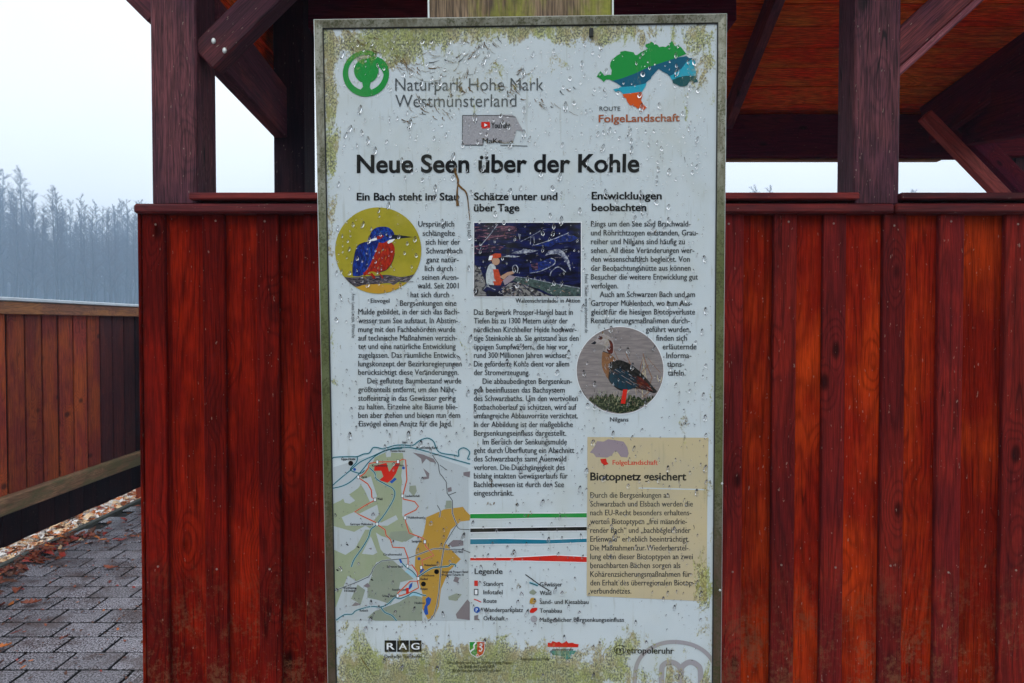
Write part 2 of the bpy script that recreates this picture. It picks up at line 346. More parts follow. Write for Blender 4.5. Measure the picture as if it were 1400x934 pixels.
# layered flat print builder
class Print:
    def __init__(s, name, mats): s.name = name; s.mats = []; s.v = []; s.f = []; s.mi = []; s.base = mats
    def mi_(s, m):
        if m not in s.mats: s.mats.append(m)
        return s.mats.index(m)
    def poly(s, pts, m, lay, close=True):
        """pts in photo px"""
        P = [S(x, y, lay) for (x, y) in pts]; n = len(s.v)
        tri = tessellate_polygon([[Vector((p.x, p.z, 0)) for p in P]])
        s.v += [tuple(p) for p in P]; k = s.mi_(m)
        for a, b, c in tri:
            nn = (P[b] - P[a]).cross(P[c] - P[a])
            s.f.append((n + a, n + b, n + c) if nn.y < 0 else (n + a, n + c, n + b)); s.mi.append(k)
    def ell(s, cx, cy, rx, ry, m, lay, seg=48):
        s.poly([(cx + rx * math.cos(2 * math.pi * i / seg), cy + ry * math.sin(2 * math.pi * i / seg)) for i in range(seg)], m, lay)
    def line(s, pts, w, m, lay, w2=None):
        N = len(pts); L = []; Rr = []
        for i, (x, y) in enumerate(pts):
            a = pts[max(0, i - 1)]; b = pts[min(N - 1, i + 1)]; dx, dy = b[0] - a[0], b[1] - a[1]; l = math.hypot(dx, dy) or 1
            ww = (w if w2 is None else w + (w2 - w) * i / max(1, N - 1)) / 2
            L.append((x - dy / l * ww, y + dx / l * ww)); Rr.append((x + dy / l * ww, y - dx / l * ww))
        for i in range(N - 1): s.poly([L[i], L[i + 1], Rr[i + 1], Rr[i]], m, lay)
    def nxt(s):
        if s.f: s.build(); s.__init__(s.name, None)
    def build(s, parent=sign, label=None, kind=None):
        me = bpy.data.meshes.new(s.name); me.from_pydata(s.v, [], s.f)
        for m in s.mats: me.materials.append(m)
        me.polygons.foreach_set("material_index", s.mi)
        o = bpy.data.objects.new(s.name, me); put(o, parent, MS)
        if label: o['label'] = label
        if kind: o['kind'] = kind
        return o
def smooth(pts, n=4):
    out = []
    for i in range(len(pts) - 1):
        p0 = pts[max(0, i - 1)]; p1 = pts[i]; p2 = pts[i + 1]; p3 = pts[min(len(pts) - 1, i + 2)]
        for k in range(n):
            t = k / n; t2 = t * t; t3 = t2 * t
            out.append(tuple(.5 * ((2 * p1[j]) + (-p0[j] + p2[j]) * t + (2 * p0[j] - 5 * p1[j] + 4 * p2[j] - p3[j]) * t2 + (-p0[j] + 3 * p1[j] - 3 * p2[j] + p3[j]) * t3) for j in (0, 1)))
    return out + [pts[-1]]
def zz(pts, x0, y0, sc_): return [(x0 + sc_ * x, y0 + sc_ * y) for x, y in pts]

# ------------------------------------------------------------------ lettering
TJ = {}   # part name -> list of jobs
def T(part, txt, x0, x1, base, cap, mat, bold=0.0, rot=0, base2=None, lay=.0009, res=2, spacing=1.0):
    TJ.setdefault(part, []).append((txt, x0, x1, base, cap, mat, bold, rot, base2, lay, res, spacing))
B = lambda part, rows, cap=7.7, bold=.0, m=None: [T(part, r[0], r[1], r[2], r[3], cap, m or I_DARK, bold) for r in rows]
T("title", "Neue Seen über der Kohle", 488, 874, 236, 23.5, I_BLACK, .024, base2=235, res=6)
T("park_name", "Naturpark Hohe Mark", 540.5, 743, 124.3, 17.0, I_THIN, -.004, base2=124, res=5)
T("park_name", "Westmünsterland", 540.5, 706, 146.8, 17.0, I_THIN, -.004, base2=146, res=5)
T("heading", "Ein Bach steht im Stau", 488, 627, 274, 10, I_BLACK, .016, res=3)
T("heading", "Schätze unter und", 648, 762, 273.6, 10, I_BLACK, .016, res=3)
T("heading", "über Tage", 648, 710, 289, 10, I_BLACK, .016, res=3)
T("heading", "Entwicklungen", 809, 904.5, 272.6, 10, I_BLACK, .016, res=3)
T("heading", "beobachten", 809, 883.5, 288.6, 10, I_BLACK, .016, res=3)
T("route_name", "ROUTE", 819.5, 848, 151.6, 5.6, I_THIN, .01, res=3)
T("route_name", "FolgeLandschaft", 818.5, 929, 167.4, 10, I_RUST, .012, base2=166, res=4)
B("column_text", [("Ursprünglich", 572, 621, 310), ("schlängelte", 578, 622, 322.6), ("sich hier der", 582, 629, 334.6), ("Schwarzbach", 583, 632, 346.6), ("ganz natür-", 583, 627, 358.7), ("lich durch", 581, 619, 370.7), ("seinen Auen-", 577, 627, 382.7), ("wald. Seit 2001", 571, 627, 394.5),
 ("hat sich durch", 561.5, 614, 406.6), ("Bergsenkungen eine", 547, 624, 418.2), ("Mulde gebildet, in der sich das Bach-", 490, 628, 430), ("wasser zum See aufstaut. In Abstim-", 490, 626, 442), ("mung mit den Fachbehörden wurde", 490, 622.5, 454), ("auf technische Maßnahmen verzich-", 490, 625, 465.6), ("tet und eine natürliche Entwicklung", 490, 623, 477.3), ("zugelassen. Das räumliche Entwick-", 490, 626, 489.2), ("lungskonzept der Bezirksregierungen", 490, 631, 501), ("berücksichtigt diese Veränderungen.", 490, 627, 512.6), ("Der geflutete Baumbestand wurde", 502.5, 630.5, 524.3), ("größtenteils entfernt, um den Nähr-", 490, 624, 536.2), ("stoffeintrag in das Gewässer gering", 490, 623, 548), ("zu halten. Einzelne alte Bäume blie-", 490, 625.5, 559.7), ("ben aber stehen und bieten nun dem", 490, 629, 571.4), ("Eisvogel einen Ansitz für die Jagd.", 491, 618, 583)])
B("column_text.001", [("Das Bergwerk Prosper-Haniel baut in", 648, 783, 430.6), ("Tiefen bis zu 1300 Metern unter der", 648, 776, 442.3), ("nördlichen Kirchheller Heide hochwer-", 648, 788, 454.2), ("tige Steinkohle ab. Sie entstand aus den", 648, 791, 466), ("üppigen Sumpfwäldern, die hier vor", 648, 776, 477.8), ("rund 300 Millionen Jahren wuchsen.", 648, 778, 489.4), ("Die geförderte Kohle dient vor allem", 648, 778, 501.2), ("der Stromerzeugung.", 648, 724, 513), ("Die abbaubedingten Bergsenkun-", 660, 782, 524.9), ("gen beeinflussen das Bachsystem", 648, 772, 536.8), ("des Schwarzbachs. Um den wertvollen", 648, 790, 548.4), ("Rotbachoberlauf zu schützen, wird auf", 648, 788, 560.2), ("umfangreiche Abbauvorräte verzichtet.", 648, 790, 572), ("In der Abbildung ist der maßgebliche", 648, 783, 584), ("Bergsenkungseinfluss dargestellt.", 648, 774, 595.8), ("Im Bereich der Senkungsmulde", 660, 775, 607.7), ("geht durch Überflutung ein Abschnitt", 648, 785, 619.3), ("des Schwarzbachs samt Auenwald", 648, 774, 630.9), ("verloren. Die Durchgängigkeit des", 648, 772, 642.6), ("bislang intakten Gewässerlaufs für", 648, 776, 654.2), ("Bachlebewesen ist durch den See", 648, 771, 666), ("eingeschränkt.", 648, 702, 677.6)])
B("column_text.002", [("Rings um den See sind Bruchwald-", 808, 944, 309.8), ("und Röhrichtzonen entstanden, Grau-", 808, 954, 322), ("reiher und Nilgans sind häufig zu", 808, 936, 334), ("sehen. All diese Veränderungen wer-", 808, 949, 346), ("den wissenschaftlich begleitet. Von", 808, 943, 358), ("der Beobachtungshütte aus können", 808, 944, 370.2), ("Besucher die weitere Entwicklung gut", 808, 954, 382.3), ("verfolgen.", 808, 845, 394.4), ("Auch am Schwarzen Bach und am", 820, 950, 406.2), ("Gartroper Mühlenbach, wo zum Aus-", 808, 946, 418.2), ("gleich für die hiesigen Biotopverluste", 808, 950, 430.1), ("Renaturierungsmaßnahmen durch-", 808, 943, 442), ("geführt wurden,", 883, 944, 454), ("finden sich", 897, 939, 465.8), ("erläuternde", 906, 952, 477.7), ("Informa-", 911, 945, 489.6), ("tions-", 912, 935, 501.5), ("tafeln.", 913, 937, 513.5)])
B("box_text", [("Durch die Bergsenkungen an", 807, 915, 680.5), ("Schwarzbach und Elsbach werden die", 807, 947, 692.5), ("nach EU-Recht besonders erhaltens-", 807, 945, 704.5), ("werten Biotoptypen „frei mäandrie-", 807, 939, 716.5), ("render Bach“ und „bachbegleitender", 807, 944, 728.5), ("Erlenwald“ erheblich beeinträchtigt.", 807, 942, 740.5), ("Die Maßnahmen zur Wiederherstel-", 807, 941, 752.5), ("lung eben dieser Biotoptypen an zwei", 807, 947, 764.5), ("benachbarten Bächen sorgen als", 807, 930, 776.5), ("Kohärenzsicherungsmaßnahmen für", 807, 944, 788.5), ("den Erhalt des überregionalen Biotop-", 807, 949, 800.3), ("verbundnetzes.", 807, 863, 811.5)])
T("box_heading", "Biotopnetz gesichert", 807, 938, 656.6, 10.5, I_BLACK, .02, res=3)
T("box_heading", "FolgeLandschaft", 837.5, 899, 635.4, 6.5, I_RED, .0)
B("caption", [("Eisvogel", 507, 532.5, 414), ("Walzenschrämlader in Aktion", 705, 793, 413.8), ("Nilgans", 834, 859, 576.3)], 5.8, 0)
T("picture_credit", "Foto: Lutea Lotzjek, Witten/le", 481, 0, 402, 4.6, I_DARK, .0, rot=-90, base2=462)
T("picture_credit", "Foto: RAG", 639, 0, 304, 4.6, I_DARK, .0, rot=-90, base2=323)
T("picture_credit", "Fotos: Teuber, www.photodoktor.de", 799.5, 0, 375, 4.6, I_DARK, .0, rot=-90, base2=455)
T("legend_text", "Legende", 649, 687, 784.6, 7.6, I_DARK, .006)
B("legend_text", [("Standort", 661, 688, 800.8), ("Infotafel", 661, 687, 812.4), ("Route", 661, 679, 824.2), ("Wanderparkplatz", 661, 715, 836.6), ("Ortschaft", 661, 690, 848), ("Gewässer", 738, 768.5, 801.6), ("Wald", 738, 753.5, 813.4), ("Sand- und Kiesabbau", 738, 804.5, 825.6), ("Tonabbau", 738, 768, 837.6), ("Maßgeblicher Bergsenkungseinfluss", 738, 853, 850)], 5.9, 0)
T("mining_logo_text", "R", 529, 539.5, 887.5, 8.6, I_WHITE, .01, res=4, lay=.0013); T("mining_logo_text", "A", 545.5, 556.5, 887.5, 8.6, I_WHITE, .01, res=4, lay=.0013); T("mining_logo_text", "G", 562.5, 573.5, 887.5, 8.6, I_WHITE, .01, res=4, lay=.0013)
T("mining_logo_text", "Deutsche Steinkohle", 526, 577, 899.6, 4.8, I_DARK, .0)
T("funding_text", "Dieses Projekt wird von der Bezirksregierung Münster", 612, 700, 907.6, 4, I_DARK, .0)
T("funding_text", "aus Mitteln des Landes NRW", 627, 677, 913, 4, I_DARK, .0)
T("funding_text", "für die Naturparkschau 2012 gefördert", 619, 684.5, 918.4, 4, I_DARK, .0)
T("funding_text", "Regionalverband Ruhr", 712, 752, 902.6, 4, I_DARK, .0)
T("region_logo_text", "metropoleruhr", 755, 784, 889.4, 3.5, I_DARK, .0)
T("region_logo_text", "m", 842, 853, 892.3, 9.4, I_BLACK, .012, res=4); T("region_logo_text", "etropoleruhr", 857, 921, 893, 8.2, I_BLACK, .008, base2=893.6, res=4)
T("sticker_text", "YouTube", 671.7, 698, 175.4, 7.2, I_DARK, .02, res=3, lay=.0016)
T("sticker_text", "MaKe", 660, 686, 196, 6.5, I_BLACK, -.01, res=3, lay=.0016)
MAPT = [("Lippe", 550, 557, 606), ("Wesel-Datteln-Kanal", 569, 598, 613.5), ("Lippe-Heide", 467, 486, 629), ("Dorsten Hervest", 534, 554, 618), ("Hardt", 494, 502, 653.6), ("Wald", 516, 523, 683.6), ("Landwirtschaft", 554, 574, 679.5), ("Waldheidesand", 557, 579, 709), ("Gartroper Mühlenbach", 479, 510, 718), ("Sandgrube", 563, 577, 741.5), ("Schwarzer Bach", 529, 551, 776), ("Grafenwald", 524, 549, 759.5), ("Weihnachtssee", 580, 597, 774), ("Heidesee", 577, 594, 788), ("Heidhof", 575, 585, 793), ("Bergwerk Prosper-Haniel", 605, 640, 783.2), ("Prospero / Schacht 10", 605, 634, 787.2), ("Aussichtspunkt", 536, 557, 807.5), ("Schwarzbach", 523, 541, 816), ("Rotbach", 492, 503, 836), ("Heidesee", 567, 581, 825.6), ("Parkplatz", 575, 585, 806.5), ("B 223 Hünxe", 619, 633, 755.5), ("Bruckhausen", 470, 487, 805), ("B 8 Dinslaken", 471, 486, 809), ("Krudenburg", 509, 530, 638), ("Gahlen", 538, 552, 637.5)]
for (a, x0, x1, y_) in MAPT: T("map_lettering", a, x0, x1, y_, 3.2, I_DARK, 0)

SPLIT = {"heading", "legend_text", "caption", "picture_credit", "funding_text", "mining_logo_text", "region_logo_text", "park_name", "route_name", "sticker_text", "box_heading"}
def flush_text():
    for part in list(TJ):
        if part in SPLIT:
            jobs = TJ.pop(part)
            for i, j in enumerate(jobs): TJ[part + ".%03d" % i] = [j]
    objs = []
    for part, jobs in TJ.items():
        for j in jobs:
            cu = bpy.data.curves.new("tmp_text", 'FONT'); cu.body = j[0]; cu.size = 1; cu.offset = j[6]; cu.resolution_u = j[10]; cu.fill_mode = 'FRONT' if hasattr(cu, 'fill_mode') else cu.fill_mode
            o = bpy.data.objects.new("tmp_text", cu); COL.objects.link(o); objs.append((part, j, o, cu))
    cu = bpy.data.curves.new("tmp_text", 'FONT'); cu.body = "H"; cu.size = 1; ref = bpy.data.objects.new("tmp_text", cu); COL.objects.link(ref)
    cu2 = bpy.data.curves.new("tmp_text", 'FONT'); cu2.body = "m"; cu2.size = 1; ref2 = bpy.data.objects.new("tmp_text", cu2); COL.objects.link(ref2)
    bpy.context.view_layer.update(); dg = bpy.context.evaluated_depsgraph_get()
    def mesh_of(o): return bpy.data.meshes.new_from_object(o.evaluated_get(dg))
    rm = mesh_of(ref); CAP = max(v.co.y for v in rm.vertices) - min(v.co.y for v in rm.vertices)
    parts = {}
    for part, j, o, cu in objs:
        txt, x0, x1, base, cap, mat, bold, rot, base2, lay, res, sp = j
        me = mesh_of(o); xs = [v.co.x for v in me.vertices]
        mnx, mxx = min(xs), max(xs)
        if rot == 0:
            p0 = S(x0, base, lay); p1 = S(x1, base2 if base2 else base, lay); q = S(x0, base - cap, lay)
        else:   # reading downwards: x0 = baseline x, base..base2 = vertical extent
            p0 = S(x0, base, lay); p1 = S(x0, base2, lay); q = S(x0 + cap, base, lay)
        ux = (p1 - p0) / (mxx - mnx); uy = (q - p0) / CAP
        vs, fs, mi, mats = parts.setdefault(part, ([], [], [], []))
        if mat not in mats: mats.append(mat)
        k = mats.index(mat)
        for sh_ in ((0,) if (cap > 12 or mat is I_THIN or rot) else (-.17, .17)):
            n = len(vs); off_ = ux.normalized() * (sh_ * PXM) + Vector((0, -sh_ * .00003, 0))
            for v in me.vertices:
                vs.append(tuple(p0 + off_ + ux * (v.co.x - mnx) + uy * v.co.y))
            for f in me.polygons:
                a = f.vertices; fs.append(tuple(n + i for i in a)); mi.append(k)
    for part, (vs, fs, mi, mats) in parts.items():
        nm = part.split('.')[0]
        me = bpy.data.meshes.new(nm); me.from_pydata(vs, [], fs)
        for m in mats: me.materials.append(m)
        me.polygons.foreach_set("material_index", mi)
        ob = bpy.data.objects.new(nm, me); put(ob, sign, MS)
        if nm == "map_lettering": ob["kind"] = "stuff"
    for _, _, o, cu in objs: bpy.data.objects.remove(o)
    bpy.data.objects.remove(ref); bpy.data.objects.remove(ref2)
flush_text()
def sub(o, par): put(o, par, MS)

# ------------------------------------------------------------------ board body and frame
m_al, t, b = new_mat("frame_aluminium")
tn = t.new("ShaderNodeTexCoord"); tn.object = sign; v = tn.outputs['Object']; x_, y_, z_ = t.sep(v)
cB = t.mix(t.ss(t.noise(t.vm('MULTIPLY', v, (1, 1, .3)), 60, 4, .7), .38, .62), (.16, .15, .10, 1), (.30, .30, .24, 1))
zt = S(700, 330).z; zm = S(700, 700).z
green = t.m('MULTIPLY', t.m('SUBTRACT', 1, t.ss(z_, zt - .05, zt + .15)), t.ss(z_, zm - .12, zm + .10))
cB = t.mix(t.m('MULTIPLY', green, .75), cB, (.085, .11, .012, 1))
cB = t.mix(t.m('MULTIPLY', t.m('SUBTRACT', 1, t.ss(z_, zm - .12, zm + .10)), .85), cB, (.075, .035, .015, 1))  # brown reflection on the lower frame put into its colour
cB = t.mix(t.m('MULTIPLY', t.ss(t.m('ADD', t.noise(v, 250, 4, .7), t.m('MULTIPLY', t.noise(v, 25, 3), .5)), .72, .9), .8), cB, (.05, .055, .012, 1))
t.inp(b.inputs['Base Color'], cB); b.inputs['Metallic'].default_value = .35; t.inp(b.inputs['Roughness'], t.m('MULTIPLY_ADD', t.noise(v, 80, 3), .4, .25))
M_FRAME = m_al
M_EDGE = simple("frame_bright_edge", (.62, .64, .62), .3, .5, .3, 60)
M_GAP = simple("frame_black", (.012, .012, .010), .7)  # also the gap shadow painted on the frame's inner lip
panel = bpy.data.objects.new("panel", box_mesh("panel", SW - .012, .004, SH - .012, .0005, [I_PANEL]))
put(panel, sign, MS @ Matrix.Translation((0, .002, SH / 2)))
back = bpy.data.objects.new("back_plate", box_mesh("back_plate", SW - .006, .022, SH - .006, .001, [M_GAP])); put(back, sign, MS @ Matrix.Translation((0, .0155, SH / 2)))
FWD = .0155   # frame face width
def frame_piece(dx0, dx1, dz0, dz1, name="frame_rail"):
    """mitred profile with a shallow slope towards the panel: given as outer/inner corner points"""
    pass
def rail(o0, o1, i0, i1):
    """o0,o1 outer corners; i0,i1 inner corners, (x,z) in board frame"""
    yo, yi, yb = -.0065, -.0035, .028
    vs = [(o0[0], yb, o0[1]), (o1[0], yb, o1[1]), (o0[0], yo + .0015, o0[1]), (o1[0], yo + .0015, o1[1])]
    def lerp(a, b_, k_): return (a[0] + (b_[0] - a[0]) * k_, a[1] + (b_[1] - a[1]) * k_)
    for k_, yy in ((.08, yo), (.16, yo), (.9, yi), (1.0, yi + .001), (1.0, .006)):
        p = lerp(o0, i0, k_); q = lerp(o1, i1, k_); vs += [(p[0], yy, p[1]), (q[0], yy, q[1])]
    fs = []
    for i in range(0, len(vs) - 2, 2): fs.append((i, i + 1, i + 3, i + 2))
    me = bpy.data.meshes.new("frame_rail"); me.from_pydata(vs, [], fs)
    me.materials.append(M_FRAME); me.materials.append(M_EDGE); me.materials.append(M_GAP)
    me.polygons[1].material_index = 1; me.polygons[0].material_index = 0; me.polygons[-2].material_index = 2; me.polygons[-1].material_index = 2  # outer lip highlight and inner gap shadow put into the face colours
    bm = bmesh.new(); bm.from_mesh(me); bmesh.ops.recalc_face_normals(bm, faces=bm.faces[:]); bm.to_mesh(me); bm.free()
    o = bpy.data.objects.new("frame_rail", me); put(o, sign, MS)
h = SW / 2; w = FWD
oc = [(-h, SH), (h, SH), (h, 0), (-h, 0)]; ic = [(-h + w, SH - w), (h - w, SH - w), (h - w, w), (-h + w, w)]
for i in range(4): rail(oc[i], oc[(i + 1) % 4], ic[i], ic[(i + 1) % 4])
# small rivets and the dark clip
for (x, y_) in ((988, 660), (983, 805)):
    p = S(x, y_); bm = bmesh.new(); bmesh.ops.create_uvsphere(bm, u_segments=8, v_segments=6, radius=.0022)
    me = bpy.data.meshes.new("rivet"); bm.to_mesh(me); bm.free(); me.materials.append(M_EDGE)
    put(bpy.data.objects.new("rivet", me), sign, MS @ Matrix.Translation((min(p.x, h - .002), -.0065, p.z)))
p = S(808, 46); o = bpy.data.objects.new("clip", box_mesh("clip", .007, .006, .015, .001, [M_GAP])); put(o, sign, MS @ Matrix.Translation((p.x, -.004, p.z)))

# ------------------------------------------------------------------ prints
pr = Print("tree_logo", None); c0 = (500.4, 100.7)
def arc(cx, cy, r, a0, a1, n): return [(cx + r * math.cos(R(a0 + (a1 - a0) * i / n)), cy - r * math.sin(R(a0 + (a1 - a0) * i / n))) for i in range(n + 1)]
outer = arc(500.4, 100.9, 31.6, 62, 360, 60); inner = arc(500.4, 99.6, 24.3, 360, 66, 60)
pr.poly(outer + inner, I_GREEN, .0009)
oo = [(532, 101), (531, 92), (526, 84), (519, 79), (510, 77.5), (503, 80)]; ii = [(510, 86), (515, 89), (519.5, 93), (523, 98), (524.5, 102)]
pr.poly(smooth(oo, 3) + smooth(ii, 3) + [(528, 103)], I_GREEN, .00092)
pr.ell(501, 97, 16.8, 16.8, I_GREEN, .00094)
pr.poly([(495, 111), (507, 111), (505.5, 119), (508, 124), (514, 126.5), (505, 130), (492, 129), (484, 126), (492, 124), (496.5, 119)], I_GREEN, .00096)
pr.build()
pr = Print("region_map_logo", None); Z2 = lambda p: zz(p, 700, 0, .2143)
pr.poly(Z2([(540, 490), (552, 470), (565, 455), (578, 470), (590, 485), (612, 478), (632, 480), (636, 450), (625, 425), (628, 400), (640, 378), (650, 372), (668, 356), (690, 345), (690, 332), (720, 325), (748, 330), (775, 335), (785, 352), (797, 353), (820, 336), (845, 322), (868, 312), (850, 298), (852, 284), (875, 278), (890, 268), (910, 280), (930, 290), (938, 302), (960, 298), (980, 302), (1000, 285), (1012, 270), (1020, 262), (1030, 280), (1040, 296), (1060, 290), (1078, 302), (1090, 318), (1112, 345), (1050, 370), (960, 400), (870, 430), (780, 472), (700, 502), (640, 517), (622, 508), (600, 508), (585, 525), (572, 510), (558, 500)]), I_GREEN, .0009)
pr.poly(Z2([(640, 517), (700, 502), (780, 472), (870, 430), (960, 400), (1050, 370), (1112, 358), (1130, 372), (1152, 370), (1142, 388), (1110, 400), (1080, 440), (1040, 470), (1005, 487), (985, 470), (960, 458), (935, 440), (915, 462), (890, 490), (885, 505), (862, 520), (850, 537), (780, 552), (700, 557), (688, 545), (665, 530)]), I_NAVY, .00092)
pr.poly(Z2([(645, 572), (670, 565), (692, 557), (780, 550), (857, 533), (852, 552), (838, 572), (825, 592), (760, 596), (710, 602), (690, 582), (660, 586)]), I_CYAN, .00094)
pr.poly(Z2([(1160, 385), (1168, 400), (1162, 430), (1174, 460), (1172, 485), (1110, 485), (1060, 495), (1022, 512), (1005, 488), (1040, 470), (1080, 440), (1110, 400), (1140, 385)]), I_CYAN, .00094)
pr.poly(Z2([(1022, 512), (1060, 495), (1110, 485), (1172, 485), (1186, 522), (1165, 528), (1145, 515), (1130, 524), (1118, 545), (1100, 553), (1070, 552), (1048, 540), (1026, 532)]), I_DTEAL, .00096)
pr.poly(Z2([(705, 602), (760, 596), (825, 587), (832, 612), (822, 640), (838, 668), (858, 688), (838, 706), (822, 690), (800, 694), (785, 680), (750, 672), (732, 645), (728, 628), (712, 620)]), I_ORANGE, .00098)
pr.build()
# sticker
pr = Print("sticker", None)
pr.poly([(632.5, 158), (700, 157), (705, 160), (709, 168), (716, 180), (706, 178), (704, 186), (702, 193), (692, 195), (680, 195), (662, 190), (660.5, 198.5), (632.5, 198.5)], I_STICK, .0011)
pr.line([(632.5, 158), (686, 158.5), (705, 160.5)], .9, I_DARK, .00125); pr.line([(632.5, 158), (632.3, 198.5), (660, 198.5), (660.5, 190)], .9, I_DARK, .00125); pr.line([(684, 198.8), (721, 200)], .9, I_DARK, .00125)
pr.line(smooth([(659, 189.5), (664, 191), (668, 196), (680, 193), (690, 196), (702, 194)]), 1.2, I_SCRAPE, .0013)
pr.poly([(658, 167.5), (659, 167), (669, 167), (670, 168), (670, 175), (669, 176), (659, 176), (658, 175)], I_RED, .0014)
pr.poly([(662.3, 169), (662.3, 173.8), (666.6, 171.4)], I_WHITE, .0016)
pr.build()
# kingfisher
A1 = ink("picture_olive", (.31, .27, .018), .5, tex=.6, tscale=14, col2=(.43, .35, .03)); A2 = ink("picture_ochre", (.50, .28, .03), .5)
A3 = ink("picture_bird_blue", (.005, .010, .10), .3, tex=.9, tscale=230, col2=(.012, .05, .33), stretch=(1, 1, .5)); A4 = ink("picture_bird_orange", (.42, .022, .005), .3, tex=.8, tscale=200, col2=(.22, .012, .006), stretch=(1.4, 1, .6))
A5 = ink("picture_branch", (.022, .018, .028), .3, tex=.8, tscale=300, col2=(.14, .12, .13), stretch=(.5, 1, 2)); A6 = ink("picture_beak", (.01, .012, .02), .2)
Z3 = lambda p: zz(p, 440, 190, .225)
pr = Print("kingfisher_picture", None)
pr.ell(517.2, 342.7, 59, 59, A1, .0009, 64)
def clip_circle(pts, cx, cy, r):
    out = []
    for (x, y_) in pts:
        d = math.hypot(x - cx, y_ - cy); out.append((x, y_) if d <= r else (cx + (x - cx) * r / d, cy + (y_ - cy) * r / d))
    return out
pr.poly(clip_circle(smooth(Z3([(200, 895), (240, 885), (300, 880), (400, 885), (480, 880), (510, 870)])) + [(548, 392), (535, 405), (517, 410), (500, 406), (486, 400)], 517.2, 342.7, 58.7), A2, .00094)
pr.poly(clip_circle(smooth(Z3([(128, 838), (180, 842), (250, 836), (320, 832), (400, 826), (470, 838), (520, 834), (600, 812)])) + smooth(Z3([(590, 846), (545, 862), (500, 872), (470, 868), (435, 888), (410, 876), (340, 882), (260, 886), (210, 900), (165, 892), (140, 875)])), 517.2, 342.7, 58.8), A5, .00098)
pr.poly(smooth(Z3([(190, 833), (188, 780), (197, 725), (206, 680), (225, 645), (262, 628), (320, 622), (350, 636), (340, 690), (316, 740), (290, 790), (258, 822), (225, 835), (190, 833)])), A3, .00102)
pr.poly(smooth(Z3([(346, 634), (385, 622), (425, 630), (441, 655), (443, 695), (432, 740), (408, 780), (385, 800), (340, 812), (300, 806), (262, 832), (255, 818), (285, 780), (316, 715), (346, 634)])), A4, .00106)
pr.poly(smooth(Z3([(283, 616), (292, 590), (302, 565), (325, 543), (360, 534), (400, 537), (428, 556), (442, 583), (436, 606), (405, 616), (372, 632), (335, 626), (283, 616)])), A3, .0011)
pr.poly(Z3([(430, 582), (480, 586), (556, 597), (500, 603), (440, 610), (424, 600)]), A6, .00114)
pr.poly(Z3([(282, 618), (320, 603), (345, 600), (335, 615), (300, 622)]), I_WHITE, .00116); pr.poly(Z3([(398, 628), (412, 614), (446, 608), (430, 626), (404, 638)]), I_WHITE, .00116)
pr.poly(Z3([(336, 592), (365, 584), (378, 592), (360, 606), (334, 612)]), A4, .00117); pr.ell(*zz([(397, 588)], 440, 190, .225)[0], 2.0, 1.8, A6, .0012, 12)
pr.line(Z3([(252, 815), (300, 826), (328, 848)]), 1.8, A4, .0012); pr.line(Z3([(300, 815), (318, 832), (312, 850)]), 1.8, A4, .0012); pr.line(Z3([(345, 812), (362, 830), (372, 848)]), 1.8, A4, .0012)
random.seed(2)
A7 = ink("picture_bird_cyan", (.02, .16, .42), .3)
for i in range(46):
    zx, zy = random.gauss(370, 34), random.gauss(572, 16)
    if 300 < zx < 430 and 540 < zy < 606: pr.ell(*Z3([(zx, zy)])[0], .45, .35, A7, .00121, 6)
for i in range(40):
    zx = random.uniform(215, 315); zy = random.uniform(650, 800); l = random.uniform(14, 40)
    if zx < 330 - (zy - 650) * .35: pr.line(Z3([(zx, zy), (zx - l * .35, zy + l)]), random.uniform(.4, 1.0), random.choice([A6, A6, A7, A3]), .00122, .2)
for i in range(34):
    zx = random.uniform(300, 430); zy = random.uniform(650, 790); l = random.uniform(8, 22)
    if zx > 345 - (zy - 650) * .4 and zx < 440 - max(0, zy - 700) * .5: pr.line(Z3([(zx, zy), (zx - l * .3, zy + l)]), random.uniform(.4, .9), random.choice([A2, A6, A4, I_ORANGE]), .00122, .2)
for i in range(30):
    zx = random.uniform(170, 540); zy = 858 + random.uniform(-18, 16); pr.line(Z3([(zx, zy), (zx + random.uniform(10, 34), zy + random.uniform(-6, 6))]), random.uniform(.4, 1.0), random.choice([A6, I_MAUVE, I_TOWN, A2]), .00122)
pr.line(smooth(Z3([(190, 833), (188, 780), (197, 725), (206, 680), (225, 645), (262, 628)])), .8, A6, .00123); pr.line(smooth(Z3([(443, 695), (432, 740), (408, 780), (385, 800), (340, 812)])), .8, A6, .00123)
pr.build()
# goose
G0 = ink("picture_water", (.27, .235, .225), .6, tex=.75, tscale=26, col2=(.17, .15, .15), stretch=(1, 1, 9)); G1 = ink("picture_grass_dark", (.012, .022, .010), .3, tex=.8, tscale=330, col2=(.16, .17, .09), lo=.48, hi=.62)
G2 = ink("picture_goose_brown", (.25, .11, .045), .4, tex=.5, tscale=220, col2=(.14, .07, .035)); G3 = ink("picture_goose_dark", (.008, .009, .009), .3, tex=.6, tscale=260, col2=(.045, .04, .035)); G4 = ink("picture_goose_teal", (.010, .040, .062), .3, tex=.7, tscale=200, col2=(.02, .022, .028)); G5 = ink("picture_goose_rust", (.12, .018, .010), .3, tex=.8, tscale=240, col2=(.04, .012, .01))
G6 = ink("picture_goose_head", (.38, .34, .33), .3, tex=.5, tscale=260, col2=(.22, .18, .17)); G7 = ink("picture_reed", (.17, .10, .08), .4)
Z6 = lambda p: zz(p, 640, 400, .2429)
pr = Print("goose_picture", None); CX, CY, CR = 847.7, 506.4, 59.3
pr.ell(CX, CY, CR + .9, CR + .9, I_WHITE, .00088, 64); pr.ell(CX, CY, CR, CR, G0, .0009, 64)
random.seed(3)
